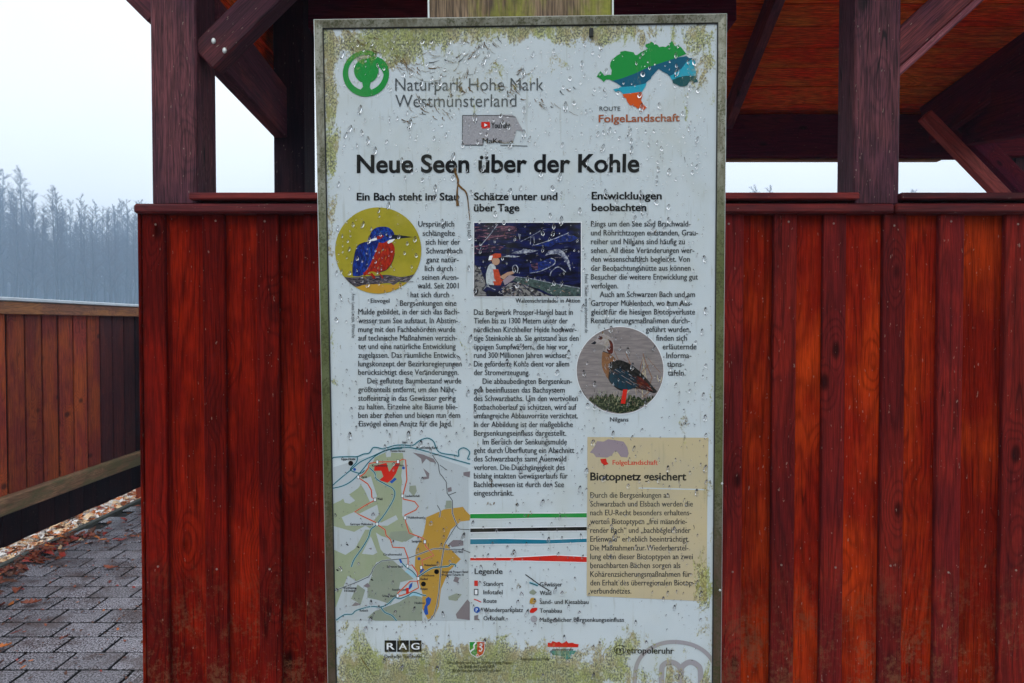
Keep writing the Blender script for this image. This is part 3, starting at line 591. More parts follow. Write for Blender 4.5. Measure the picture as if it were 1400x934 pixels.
for i in range(26):   # bare reeds behind the bird
    x0 = CX + random.uniform(-8, 56); y0 = CY + random.uniform(0, 40); a = R(random.uniform(35, 150)); l = random.uniform(14, 44)
    pts = [(x0 + math.cos(a) * l * k - math.sin(k * 2) * 2, y0 - math.sin(a) * l * k) for k in (0, .35, .7, 1)]
    pts = [p for p in pts if math.hypot(p[0] - CX, p[1] - CY) < CR - 1]
    if len(pts) > 1: pr.line(pts, random.uniform(.5, 1.0), random.choice([G7, G2, I_BEIGE]), .00094)
gr = [(786, 531)]; xx = 788
while xx < 908: gr.append((xx, 549 - 5 * math.sin((xx - 785) / 30) - random.uniform(0, 7) + max(0, (820 - xx) * .18) - (4 if xx > 880 else 0))); xx += 1.7
gr += [(905, 560), (880, 590), (848, 600), (810, 590), (786, 560)]
pr.poly(clip_circle(gr, CX, CY, CR - .3), G1, .00098)
pr.poly(smooth(Z6([(755, 335), (790, 340), (832, 378), (806, 398), (798, 430), (792, 488), (768, 455), (752, 405), (755, 335)])), G2, .00102)
pr.poly(smooth(Z6([(800, 392), (850, 380), (900, 397), (950, 430), (1000, 480), (1040, 530), (1062, 556), (1045, 566), (1005, 552), (975, 545), (930, 540), (870, 553), (825, 532), (790, 490), (795, 430), (800, 392)])), G3, .00106)
pr.poly(smooth(Z6([(806, 440), (840, 428), (880, 436), (925, 470), (948, 518), (925, 540), (890, 548), (830, 530), (795, 490), (806, 440)])), G4, .0011)
pr.poly(Z6([(950, 468), (985, 485), (1022, 525), (1040, 556), (1000, 546), (965, 538), (950, 505)]), G5, .00112)
pr.poly(smooth(Z6([(770, 330), (775, 305), (758, 296), (738, 290), (715, 290), (690, 288), (712, 270), (722, 264), (728, 245), (748, 234), (775, 238), (800, 252), (818, 278), (822, 310), (818, 345), (800, 342), (770, 330)])), G6, .00114)
pr.poly(smooth(Z6([(786, 262), (806, 274), (816, 300), (812, 342), (790, 338), (780, 320), (800, 300), (786, 262)])), G5, .00116)
pr.ell(*Z6([(744, 256)])[0], 3.2, 2.4, G5, .00118, 14); pr.ell(*Z6([(744, 255)])[0], 1.2, 1.1, A6, .0012, 10); pr.poly(Z6([(690, 288), (714, 272), (722, 284), (712, 292)]), A6, .0012)
pr.line(Z6([(758, 330), (800, 345)]), .9, A6, .0012)
for i in range(60):
    zx = random.uniform(815, 1010); zy = 395 + (zx - 815) * .62 + random.uniform(4, 95) * (1 - (zx - 815) / 320); l = random.uniform(12, 42)
    if zy < 545: pr.line(Z6([(zx, zy), (zx + l, zy + l * .62)]), random.uniform(.35, .9), random.choice([A6, G3, G2, G4, G5, G6]), .00121, .2)
for i in range(22): zx = random.uniform(762, 815); zy = random.uniform(345, 440); pr.line(Z6([(zx, zy), (zx + 6, zy + 16)]), .6, random.choice([G5, G2, G6]), .00121, .2)
for i in range(90):
    xx = random.uniform(792, 904); yy = random.uniform(536, 556); 
    if math.hypot(xx - CX, yy - CY) < CR - 4: pr.line([(xx, yy), (xx + random.uniform(-2, 2), yy - random.uniform(3, 8))], .6, random.choice([G1, G1, I_BEIGE, G7, I_MAPG]), .00124, .2)
pr.poly(Z6([(872, 545), (896, 545), (884, 626), (858, 624)]), I_RED, .0012)
pr.build()
# underground coal picture
C0 = ink("picture_mine_dark", (.003, .003, .012), .3, tex=.8, tscale=60, col2=(.008, .012, .085), stretch=(.5, 1, 1.8)); C1 = ink("picture_mine_pink", (.22, .09, .13), .3, tex=1, tscale=230, col2=(.01, .008, .03), stretch=(.35, 1, 1.6), lo=.38, hi=.50)
C2 = ink("picture_mine_blue", (.012, .03, .20), .3, tex=.9, tscale=200, col2=(.01, .015, .06)); C3 = ink("picture_mine_steel", (.42, .44, .50), .3, tex=.9, tscale=200, col2=(.05, .06, .12)); C4 = ink("picture_shirt", (.50, .54, .55), .3, tex=.5, tscale=180, col2=(.2, .24, .26))
C5 = ink("picture_skin", (.44, .26, .17), .3); C6 = ink("picture_rubble", (.22, .21, .20), .3, tex=1, tscale=130, col2=(.02, .02, .025), lo=.45, hi=.56); C7 = ink("picture_helmet", (.55, .06, .02), .3, tex=.5, tscale=300, col2=(.25, .03, .01)); C8 = ink("picture_belt_green", (.07, .11, .10), .3, tex=.7, tscale=160, col2=(.02, .03, .03))
ZM = lambda p: zz(p, 640, 295, .1285)
pr = Print("mine_picture", None)
pr.poly(ZM([(56, 66), (1210, 64), (1210, 868), (56, 868)]), I_WHITE, .00088); pr.poly(ZM([(64, 76), (1200, 74), (1200, 860), (64, 860)]), C0, .0009)
pr.poly(ZM([(70, 110), (300, 100), (520, 110), (510, 215), (380, 250), (70, 270)]), C1, .00094); pr.poly(ZM([(66, 320), (200, 305), (380, 330), (330, 375), (66, 408)]), C1, .00094)
pr.poly(ZM([(700, 320), (820, 290), (930, 230), (1060, 180), (1180, 240), (1080, 280), (940, 290), (880, 330)]), C2, .00096); pr.line(ZM([(680, 322), (800, 285), (940, 238), (1070, 182)]), 1.0, C3, .00098)
pr.line(ZM([(318, 88), (235, 200), (150, 300), (115, 400)]), 1.0, C3, .00098); pr.line(ZM([(770, 160), (660, 225), (560, 275)]), .8, C3, .00098); pr.line(ZM([(535, 195), (560, 205), (550, 262), (540, 200)]), 1.0, C3, .00098); pr.line(ZM([(662, 305), (665, 230), (700, 225), (705, 290)]), .9, C3, .00098)
pr.poly(ZM([(458, 402), (500, 380), (560, 372), (590, 350), (640, 360), (748, 370), (690, 388), (600, 402)]), C3, .00098); pr.poly(ZM([(370, 438), (430, 420), (556, 432), (500, 444)]), C3, .00098)
pr.poly(smooth(ZM([(820, 425), (850, 385), (910, 362), (960, 355), (1010, 380), (1050, 430), (1080, 500), (1092, 590), (1068, 545), (1040, 490), (1000, 440), (940, 405), (880, 410), (820, 425)])), C3, .00098)
pr.poly(smooth(ZM([(655, 520), (720, 505), (800, 480), (870, 455), (925, 480), (905, 520), (820, 570), (720, 600), (655, 610), (655, 520)])), C2, .00098); pr.line(smooth(ZM([(655, 612), (760, 592), (860, 550), (920, 510), (922, 470), (880, 452)])), 1.2, C3, .001); pr.poly(ZM([(665, 510), (740, 500), (745, 575), (680, 582)]), C1, .00102)
pr.line(smooth(ZM([(870, 640), (890, 590), (960, 545), (1040, 600)])), 1.2, C3, .00098)
pr.poly(ZM([(500, 650), (620, 660), (900, 715), (1195, 765), (1198, 858), (920, 858), (760, 780), (560, 720), (470, 690)]), C8, .00098)
pr.poly(ZM([(355, 800), (440, 715), (560, 720), (760, 800), (900, 858), (380, 858)]), C6, .001); pr.line(ZM([(500, 648), (640, 665), (900, 718), (1190, 772)]), .9, C3, .00102)
pr.line(ZM([(560, 720), (640, 790), (720, 856)]), 1.2, C0, .00104); pr.line(ZM([(620, 740), (760, 800), (880, 856)]), 1.2, C0, .00104); pr.line(ZM([(480, 720), (580, 800), (600, 856)]), 1.0, C0, .00104)
pr.poly(ZM([(66, 520), (130, 560), (180, 700), (200, 858), (66, 858)]), C6, .00098)
random.seed(8)
for i in range(120):
    zx = random.uniform(80, 1180); zy = random.uniform(90, 640); l = random.uniform(10, 60)
    pr.line(ZM([(zx, zy), (min(1195, zx + l), zy - l * random.uniform(-.1, .35))]), random.uniform(.3, .8), random.choice([C2, C2, C3, C0, C0, I_TOWN, C1 if zx < 520 else C2]), .00103, .15)
for i in range(110):
    zx = random.uniform(70, 560) if i % 2 else random.uniform(350, 1180); zy = random.uniform(690, 850); l = random.uniform(10, 34)
    if zx < 200 or zy > 640 + (zx - 380) * .17: pr.line(ZM([(zx, zy), (min(1195, zx + l), min(856, zy + random.uniform(-14, 20)))]), random.uniform(.4, 1.1), random.choice([C0, C0, C6, I_TOWN, I_MAUVE, I_WHITE, C5]), .00105, .2)
pr.poly(smooth(ZM([(190, 620), (215, 540), (250, 510), (290, 540), (300, 620), (290, 700), (260, 750), (200, 730), (190, 620)])), C4, .00106)
pr.poly(ZM([(265, 570), (320, 570), (350, 660), (340, 690), (280, 680)]), C7, .00108); pr.poly(ZM([(265, 700), (320, 670), (372, 680), (345, 740), (280, 742)]), C7, .0011)
pr.poly(ZM([(335, 650), (420, 600), (480, 590), (490, 615), (420, 640), (380, 680)]), C5, .0011); pr.ell(*ZM([(295, 485)])[0], 5.4, 5.4, C5, .0011, 16)
pr.poly(ZM([(218, 470), (235, 425), (290, 400), (350, 405), (352, 440), (300, 455), (262, 450), (250, 480)]), C7, .00114); pr.poly(ZM([(216, 475), (228, 428), (262, 425), (250, 470)]), I_WHITE, .00116)
pr.poly(ZM([(370, 690), (440, 630), (510, 650), (470, 690), (390, 740)]), I_MAUVE, .0011); pr.line(smooth(ZM([(480, 590), (475, 545), (505, 525), (530, 560), (520, 610)])), 1.2, C3, .0011)
pr.poly(ZM([(225, 735), (300, 740), (360, 745), (345, 850), (250, 858), (160, 800)]), C0, .00112); pr.line(ZM([(160, 790), (200, 745), (290, 790)]), 1.1, C3, .00114)
pr.build()
# beige box
pr = Print("beige_box", None)
pr.poly([(803, 597.5), (968.5, 598.5), (967, 669), (877, 667.5), (803, 666)], I_BEIGE, .00075)
pr.poly([(803, 666), (877, 667.5), (967, 669), (966, 822), (802, 814.5)], I_BEIGE, .00075); pr.line([(873, 667.2), (967, 669.4)], 1.6, I_PANEL, .0008)
Z8 = lambda p: zz(p, 640, 580, .25)
pr.poly(Z8([(665, 155), (690, 125), (705, 92), (740, 95), (765, 82), (810, 88), (850, 95), (870, 125), (878, 160), (870, 182), (835, 178), (815, 150), (800, 148), (785, 170), (760, 182), (700, 180), (685, 160)]), I_MAUVE, .0009)
pr.poly(Z8([(722, 190), (755, 188), (758, 205), (768, 218), (745, 225), (728, 210)]), I_RED, .0009)
pr.build()
pr = Print("colour_band", None)
for (m_, top, bot) in ((I_GREEN, [(643, 702.6), (690, 702), (760, 702), (802, 701.5)], [(802, 707.4), (740, 707.6), (680, 709), (643, 708.8)]), (I_BLACK, [(643, 722.5), (720, 721.4), (802, 720.2)], [(802, 725.2), (720, 726), (643, 727.6)]),
                       (I_NAVY, [(643, 737.2), (690, 736.6), (750, 738), (802, 736.2)], [(802, 741.2), (740, 743.4), (690, 743.4), (643, 744.2)]), (I_RED, [(643, 762.6), (700, 762.4), (760, 759.2), (802, 761.4)], [(802, 768.4), (720, 766.4), (643, 766.2)])):
    if m_ is I_NAVY: m_ = ink("print_band_teal", (.01, .17, .26), .5)
    pr.poly([(643, top[0][1] - 1.1)] + [(x, y_ - 1.1) for x, y_ in top[1:]] + [(x, y_ + 1.1) for x, y_ in bot], I_WHITE, .0008); pr.poly(top + bot, m_, .0009); pr.nxt()
# map
ZA = lambda p: zz(p, 450, 590, 1 / 7.0); ZB = lambda p: zz(p, 450, 715, .15)
pr = Print("route_map", None); MPW = ink("print_map_ground", (.45, .50, .52), .9)
pr.poly([(452.5, 640), (500, 625), (560, 612), (640, 640), (641, 848), (455, 848)], MPW, .0007)
pr.poly(ZA([(440, 245), (540, 200), (705, 205), (715, 270), (690, 420), (700, 480), (690, 540), (700, 640), (700, 800), (760, 900), (820, 1000), (700, 1060), (500, 1000), (350, 900), (240, 960), (30, 900), (20, 700), (110, 660), (280, 540), (330, 470), (300, 430), (370, 340), (420, 290)]), I_MAPG, .00075)
pr.poly(ZA([(280, 470), (400, 430), (440, 560), (460, 620), (400, 690), (340, 560)]), MPW, .00078); pr.poly(ZA([(120, 820), (240, 770), (280, 790), (460, 700), (480, 790), (420, 860), (500, 870), (640, 800), (660, 840), (560, 900), (160, 900)]), MPW, .00078); pr.poly(ZA([(130, 620), (180, 590), (250, 660), (200, 690), (150, 680)]), MPW, .00078)
pr.poly(ZA([(770, 520), (830, 515), (840, 570), (810, 620), (765, 570)]), I_MAPG2, .00076); pr.poly(ZA([(1120, 660), (1170, 660), (1190, 730), (1110, 740)]), I_MAPG2, .00076); pr.poly(ZA([(540, 205), (595, 190), (590, 240), (550, 245)]), MPW, .00078)
pr.poly(ZB([(20, 230), (60, 250), (150, 290), (240, 230), (330, 60), (420, 60), (470, 240), (520, 300), (560, 320), (430, 360), (380, 470), (250, 530), (170, 480), (60, 770), (20, 640)]), I_MAPG, .00076)
pr.poly(ZB([(390, 400), (470, 350), (560, 320), (640, 390), (770, 510), (650, 540), (620, 660), (560, 740), (440, 700), (350, 680), (350, 570), (390, 480)]), I_MAPG2, .00077)
pr.poly(ZB([(200, 690), (260, 560), (330, 610), (290, 740)]), I_MAPG2, .00077); pr.poly(ZB([(350, 860), (420, 800), (640, 720), (760, 640), (850, 680), (850, 890), (420, 890)]), I_MAPG2, .00077); pr.poly(ZB([(560, 80), (700, 70), (780, 120), (700, 170), (540, 150)]), I_MAPG2, .00077)
pr.poly(ZB([(300, 280), (380, 120), (440, 270), (400, 290)]), MPW, .00079); pr.poly(ZB([(1085, 670), (1160, 640), (1210, 650), (1160, 710), (1090, 700)]), I_MAPG2, .00077)
G_ = ZA([(920, 910), (930, 820), (1000, 790), (1100, 745), (1280, 720), (1310, 760), (1350, 800), (1345, 850), (1260, 860), (1210, 900)]) + ZB([(1110, 60), (1060, 180), (1120, 250), (1200, 330), (1130, 400), (1090, 440), (1020, 600), (1000, 760), (960, 850), (900, 880), (850, 780), (850, 640), (780, 400), (790, 240), (860, 100), (880, 0)])
pr.poly(G_, I_MAPO, .0008)
for pl in (ZA([(800, 200), (900, 220), (1000, 260), (1025, 300), (970, 290), (930, 260), (890, 310), (880, 260)]), ZA([(900, 350), (960, 400), (955, 450), (910, 460), (895, 435), (935, 430)]), ZA([(1285, 390), (1350, 380), (1345, 440), (1285, 420)]), ZA([(1130, 540), (1170, 530), (1175, 570), (1140, 580)]), ZB([(1090, 190), (1130, 155), (1220, 155), (1225, 205), (1120, 220)]), ZB([(1150, 485), (1190, 500), (1170, 545), (1130, 530)]), ZB([(1260, 695), (1282, 720), (1282, 885), (1165, 870), (1155, 830)]), ZB([(205, 755), (240, 720), (290, 740), (250, 755)]), ZB([(360, 230), (390, 225), (385, 245)]), ZB([(310, 575), (350, 545), (380, 575), (350, 590)])):
    pr.poly(pl, I_TOWN, .00082)
pr.poly(ZA([(435, 330), (480, 315), (550, 300), (575, 385), (640, 300), (680, 300), (660, 350), (640, 400), (600, 460), (560, 490), (480, 465), (520, 430), (500, 375), (430, 375)]), I_RED, .00084)
pr.poly(ZA([(580, 480), (630, 440), (648, 455), (600, 497)]), I_BLUE, .00086)
WL = [ZA([(20, 290), (30, 260), (60, 245), (200, 240), (270, 240), (330, 215), (385, 205), (420, 155), (470, 155), (520, 165), (620, 135), (700, 128), (800, 132), (860, 90), (940, 62), (1000, 95), (1025, 160), (1070, 205), (1200, 225), (1240, 235), (1240, 180), (1290, 155), (1345, 195), (1325, 260), (1350, 262)]),
      ZA([(20, 545), (40, 510), (120, 440), (205, 370), (300, 290), (420, 235), (520, 190), (640, 155), (760, 152), (880, 175), (1050, 225), (1200, 268), (1350, 310)]), ZA([(20, 545), (130, 520), (220, 470), (300, 390), (400, 270), (480, 210), (560, 175), (700, 160)]), ZA([(270, 240), (265, 290), (210, 350), (215, 375), (300, 400), (340, 370)]),
      ZA([(385, 345), (440, 400), (450, 450), (540, 505), (620, 555), (620, 640), (540, 780), (470, 870)]), ZB([(430, 20), (380, 60), (360, 130), (300, 230), (230, 330), (203, 400)]),
      ZB([(65, 885), (140, 835), (210, 830), (250, 795), (380, 760), (470, 765), (540, 735), (600, 680), (640, 690), (720, 660), (770, 630), (850, 655), (885, 660)]), ZB([(470, 765), (510, 815), (570, 840), (615, 890)]), ZB([(810, 490), (900, 430), (960, 405), (1080, 395), (1110, 375), (1150, 380), (1150, 400)]), ZB([(640, 335), (700, 400), (760, 440), (800, 490)])]
for i, l_ in enumerate(WL):
    l2 = smooth(l_, 3); pr.line(l2, 2.2, I_LBLUE, .00086); pr.line(l2, 1.2, I_DTEAL, .0009)
for l_ in (ZA([(1050, 225), (990, 225), (1040, 300), (1050, 340), (1060, 400), (1120, 480), (1130, 590), (1180, 660), (1180, 780), (1220, 880)]) + ZB([(1160, 20), (1060, 180), (1045, 240), (1020, 400), (1000, 640), (960, 830), (900, 895)]), ZB([(15, 630), (170, 570), (360, 490), (400, 420), (480, 345), (720, 320), (950, 235), (1080, 240), (1200, 240), (1285, 270)]), ZB([(1160, 20), (1190, 55), (1280, 60)]), ZA([(1060, 320), (1130, 370)]), ZA([(1140, 610), (1215, 580)]), ZA([(1035, 705), (1065, 760), (1055, 820)])):
    pr.line(smooth(l_, 2), 1.9, MPW, .00087); pr.line(smooth(l_, 2), .9, I_DARK, .00091)
for l_ in (ZA([(280, 440), (340, 400), (375, 350), (385, 305), (470, 290), (660, 288), (705, 265), (732, 270), (745, 460), (705, 615), (710, 645), (820, 670), (855, 715), (830, 750), (725, 800), (735, 870)]) + ZB([(730, 90), (860, 140), (880, 210), (955, 295), (845, 340), (855, 390)]),
           ZA([(280, 440), (370, 500), (405, 560), (410, 630), (440, 655), (340, 710), (245, 770), (300, 800), (470, 880)]) + ZB([(440, 15), (510, 60), (520, 110), (560, 150), (580, 220), (685, 225), (720, 320), (720, 390), (755, 380), (805, 450), (810, 530), (740, 530), (625, 640), (640, 665), (720, 640), (815, 590), (805, 530)])):
    pr.line(l_, 2.0, I_BEIGE, .00092); pr.line(l_, 1.25, I_RED, .00095)
for (x, y_) in ZA([(208, 303)]) + ZB([(980, 443), (860, 555)]): pr.ell(x, y_, 3.4, 3.4, I_BLACK, .00098, 16)
for (x, y_) in ZA([(245, 362), (712, 348)]) + ZB([(820, 325)]): pr.ell(x, y_, 2.0, 2.0, I_BLUE, .00098, 12)
for (x, y_) in ZA([(462, 290), (660, 287), (280, 435), (440, 652), (702, 615), (728, 825), (460, 885)]) + ZB([(873, 170), (715, 392), (840, 405), (813, 505), (625, 663)]):
    pr.poly([(x - 1.9, y_ - 2.6), (x + 1.9, y_ - 2.6), (x + 1.9, y_ + 2.6), (x - 1.9, y_ + 2.6)], I_DARK, .00098); pr.poly([(x - 1.3, y_ - 2), (x + 1.3, y_ - 2), (x + 1.3, y_ + 2), (x - 1.3, y_ + 2)], I_WHITE, .00102)
pr.poly(ZB([(702, 590), (727, 590), (727, 640), (702, 640)]), I_RED, .00104)
for pl in (ZB([(880, 690), (905, 672), (932, 690), (920, 735), (895, 760), (905, 830), (880, 838), (865, 810), (868, 760), (885, 730)]), ZB([(825, 440), (858, 412), (868, 425), (832, 462)]), ZB([(722, 600), (735, 560), (762, 540), (755, 580), (735, 605)]), ZB([(638, 330), (655, 328), (668, 360), (650, 365)])): pr.poly(pl, I_BLUE, .00094)
pr.poly(ZB([(690, 440), (715, 425), (790, 480), (780, 505)]), I_LBLUE, .0009); pr.poly(ZB([(730, 655), (765, 632), (840, 655), (830, 670), (770, 660), (735, 672)]), I_LBLUE, .00089)
for (x, y_) in ZB([(165, 200), (265, 222), (75, 432), (390, 520)]): pr.poly([(x - 2, y_ - 1), (x, y_ - 2), (x + 2.4, y_ + .6), (x, y_ + .8)], I_BLACK, .0009)
pr.build()
# legend symbols
pr = Print("legend_symbol", None); Z9 = lambda p: zz(p, 440, 760, .2); Z10 = lambda p: zz(p, 700, 760, .2143)
pr.poly(Z9([(1042, 168), (1067, 168), (1067, 205), (1042, 205)]), I_RED, .0009); pr.nxt()
pr.poly(Z9([(1040, 225), (1070, 225), (1070, 268), (1040, 268)]), I_DARK, .0009); pr.poly(Z9([(1046, 231), (1064, 231), (1064, 262), (1046, 262)]), I_WHITE, .0010)
pr.nxt(); pr.line(Z9([(1040, 296), (1060, 302), (1090, 316)]), 1.4, I_RED, .0009); pr.nxt(); pr.ell(*Z9([(1060, 368)])[0], 4.2, 4.2, I_BLUE, .0009, 20); pr.nxt(); pr.poly(Z9([(1042, 408), (1070, 402), (1066, 425), (1078, 438), (1042, 438)]), I_TOWN, .0009); pr.nxt()
T2 = Z10([(85, 118), (130, 150), (170, 180), (240, 222)]); pr.line(T2, 1.3, I_BLACK, .0009); pr.line(Z10([(110, 168), (165, 188)]), 3.2, I_LBLUE, .00088); pr.line(Z10([(112, 170), (165, 190)]), 1.6, I_DTEAL, .0009); pr.nxt()
pr.poly(Z10([(110, 228), (135, 212), (158, 232), (140, 248), (112, 240)]), I_MAPG2, .0009); pr.nxt(); pr.poly(smooth(Z10([(112, 290), (122, 268), (145, 270), (155, 288), (140, 306), (118, 305), (112, 290)]), 3), I_MAPO, .0009); pr.nxt()
pr.poly(Z10([(112, 350), (130, 330), (162, 330), (160, 345), (135, 364), (115, 362)]), I_RED, .0009); pr.nxt(); pr.ell(*Z10([(140, 402)])[0], 4.6, 4.6, I_STICK, .0009, 18)
pr.build()
TJ.clear(); T("legend_lettering", "P", 650.6, 653.2, 836.0, 4.6, I_WHITE, .0, lay=.0013); flush_text()
# logos at the foot
pr = Print("mining_logo", None)
for x in (526, 543.2, 560.4): pr.poly([(x, 875.3), (x + 15.8, 875.3), (x + 15.8, 891), (x, 891)], I_BLACK, .0009)
pr.line([(526, 892.8), (541.6, 892.8)], .8, I_WHITE, .0009); pr.line([(543, 892.8), (576, 892.8)], .8, I_WHITE, .0009); pr.build()
pr = Print("coat_of_arms", None); Z9b = Z9
SHD = Z9([(1010, 587), (1112, 587), (1112, 640), (1100, 670), (1062, 692), (1024, 670), (1010, 640)])
pr.poly(Z9([(1006, 583), (1116, 583), (1116, 642), (1103, 673), (1062, 697), (1020, 673), (1006, 642)]), I_WHITE, .00088); pr.poly(SHD, I_RED, .0009)
pr.poly(Z9([(1010, 587), (1062, 587), (1062, 692), (1024, 670), (1010, 640)]), I_GREEN, .00094); pr.line(smooth(Z9([(1056, 590), (1040, 610), (1042, 630), (1024, 645), (1014, 655)])), 2.0, I_WHITE, .00098)
pr.line(smooth(Z9([(1078, 604), (1090, 600), (1094, 612), (1080, 620), (1096, 632), (1086, 650), (1074, 645)])), 1.5, I_WHITE, .00098); pr.ell(*Z9([(1062, 678)])[0], 1.9, 1.9, I_WHITE, .00099, 12); pr.ell(*Z9([(1062, 678)])[0], 1.2, 1.2, I_RED, .00102, 12)
pr.build()
pr = Print("region_logo", None)
pr.poly(Z10([(228, 580), (228, 552), (250, 556), (258, 542), (285, 552), (300, 546), (318, 558), (340, 548), (345, 540), (360, 556), (385, 552), (400, 560), (425, 562), (422, 582)]), I_RED, .0009)
pr.poly(Z10([(240, 604), (410, 604), (395, 625), (375, 628), (372, 655), (345, 660), (320, 640), (258, 628)]), ink("print_sea_green", (.06, .24, .20), .6), .0009)
pr.nxt()
for (rx, ry, m_, l_) in ((8.3, 6.7, I_BLACK, .0008), (7.2, 5.6, I_PANEL, .00084)): pr.ell(847.6, 888.4, rx, ry, m_, l_, 28)
pr.build()
pr = Print("faded_mark", None)
pr.line(smooth([(868, 952), (868, 925), (872, 905), (884, 890), (903, 880), (925, 877.5), (948, 882), (966, 893), (978, 910)], 5), 5.5, I_FADEM, .0008)
pr.line(smooth([(904.5, 955), (904.5, 918), (907, 909), (916, 905), (926, 909), (930, 918), (931, 955)], 5), 7.5, I_FADEM, .00082); pr.line(smooth([(931, 955), (931, 918), (935, 909), (944, 905), (953, 909), (957.5, 918), (958, 955)], 5), 7.5, I_FADEM, .00084)
pr.build()
# stains and scrapes on the face
pr = Print("rust_stain", None)
pr.line(smooth(Z3([(806, 178), (815, 215), (828, 250), (826, 275)]), 3), 3.6, I_STAIN, .0014, 2.6); pr.line(smooth(Z3([(826, 275), (822, 340), (826, 408)]), 3), 1.2, I_STAIN, .00142, 4.2)
pr.line(smooth(Z3([(826, 275), (850, 300), (872, 318), (885, 355), (893, 430), (900, 495)]), 3), 3.2, I_STAIN, .00144, .8); pr.build()
pr = Print("scrape_marks", None); random.seed(11)
def scr(x0, y0, ang, L, w):
    a = R(ang); n = 5; pts = [(x0 + math.cos(a) * L * i / n + random.uniform(-.8, .8), y0 - math.sin(a) * L * i / n + math.sin(i * .9) * .9) for i in range(n + 1)]
    pr.line(pts, w, random.choice([I_SCRAPE, I_SCRAPE, I_SCRAPE, I_STAIN, I_STAIN, I_DARK]), .0010, .3)
for (cx, cy, ang, sp, n) in ((545, 80, -42, 14, 22), (556, 93, -55, 7, 12), (500, 62, -30, 24, 18), (628, 122, -62, 10, 10), (605, 150, -45, 12, 12), (585, 100, -10, 22, 14), (628, 108, 60, 8, 10), (700, 118, -60, 10, 10), (712, 100, 30, 8, 8), (745, 138, -55, 8, 8), (660, 60, -50, 14, 16), (640, 75, 40, 20, 14), (600, 90, 5, 26, 12), (690, 122, -20, 14, 8), (560, 165, -20, 8, 5), (575, 148, -50, 16, 9), (780, 128, -40, 20, 8)):
    for i in range(n): scr(cx + random.gauss(0, sp), cy + random.gauss(0, sp * .5), ang + random.gauss(0, 10), random.uniform(3, 15), random.uniform(.5, 1.7))
for i in range(26): scr(random.uniform(465, 960), random.uniform(50, 900), random.uniform(-100, -70), random.uniform(3, 9), random.uniform(.4, 1.1))
scr(493, 898, -55, 34, 1.4)
for (cx, cy, n) in ((672, 690, 5), (708, 690, 4), (672, 660, 5), (937, 575, 10), (826, 455, 8), (700, 760, 6), (710, 797, 6), (724, 705, 4)):
    for i in range(n): scr(cx + random.gauss(0, 2), cy + random.gauss(0, 4), random.uniform(-110, -60), random.uniform(2, 6), random.uniform(.8, 1.8))
pr.build(kind='stuff')

# raindrops
m_dr, t, b = new_mat("rain_water"); b.inputs['Base Color'].default_value = (1, 1, 1, 1); b.inputs['Transmission Weight'].default_value = 1; b.inputs['IOR'].default_value = 1.33; b.inputs['Roughness'].default_value = .0
random.seed(21); vs = []; fs = []; placed = []
def drop(px, py, rx, rz, hh):
    c = S(px, py, .00165); n0 = len(vs); seg = 10; lean = random.uniform(-.15, .35)
    rings = ((1.0, 0.0), (.93, .42), (.68, .80), (.35, .97))
    for (rr, hg) in rings:
        for i in range(seg):
            a = 2 * math.pi * i / seg; ex = math.cos(a) * rx * rr; ez = math.sin(a) * rz * rr
            if ez > 0: ez *= 1.25; ex *= 1 - .35 * (ez / (rz * 1.25)) ** 2
            vs.append((c.x + ex + ez * lean, c.y - hg * hh, c.z + ez - hg * rz * .15))
    vs.append((c.x, c.y - hh, c.z - rz * .15)); vs.append((c.x, c.y, c.z)); top = len(vs) - 2; bot = len(vs) - 1
    for r_ in range(3):
        for i in range(seg):
            a = n0 + r_ * seg + i; b_ = n0 + r_ * seg + (i + 1) % seg; fs.append((a, b_, b_ + seg, a + seg))
    for i in range(seg): fs.append((n0 + 3 * seg + i, n0 + 3 * seg + (i + 1) % seg, top)); fs.append((n0 + (i + 1) % seg, n0 + i, bot))
cell = {}
tries = 0
while len(placed) < 2300 and tries < 40000:
    tries += 1; x = random.uniform(458, 966); y = random.uniform(55, 925)
    dens = .45 + .7 * noise.noise(Vector((x / 90, y / 90, 0)))
    if y > 860: dens *= .35
    if 255 > y > 150: dens += .2
    if y > 255: dens *= .78
    if y > 600: dens *= .65
    if 208 < y < 242 and x < 880: dens *= .22
    if 258 < y < 292 and x < 910: dens *= .5
    if random.random() > dens: continue
    r = random.choice([.4, .5, .5, .6, .7, .8, .9, 1.1, 1.5, 2.0]) * random.uniform(.8, 1.2) * 1.3
    if any((x - a) ** 2 + (y - b_) ** 2 < (r + c_ + 2.2) ** 2 * 1.4 for (a, b_, c_) in cell.get((int(x / 12), int(y / 12)), [])): continue
    placed.append(1)
    for i in (-1, 0, 1):
        for j in (-1, 0, 1): cell.setdefault((int(x / 12) + i, int(y / 12) + j), []).append((x, y, r))
    drop(x, y, r * PXM, r * PXM * random.uniform(1.2, 2.3), r * PXM * .85)
me = bpy.data.meshes.new("raindrops"); me.from_pydata(vs, [], fs); me.materials.append(m_dr); me.polygons.foreach_set("use_smooth", [True] * len(fs))
o = bpy.data.objects.new("raindrops", me); put(o, sign, MS); o['kind'] = 'stuff'

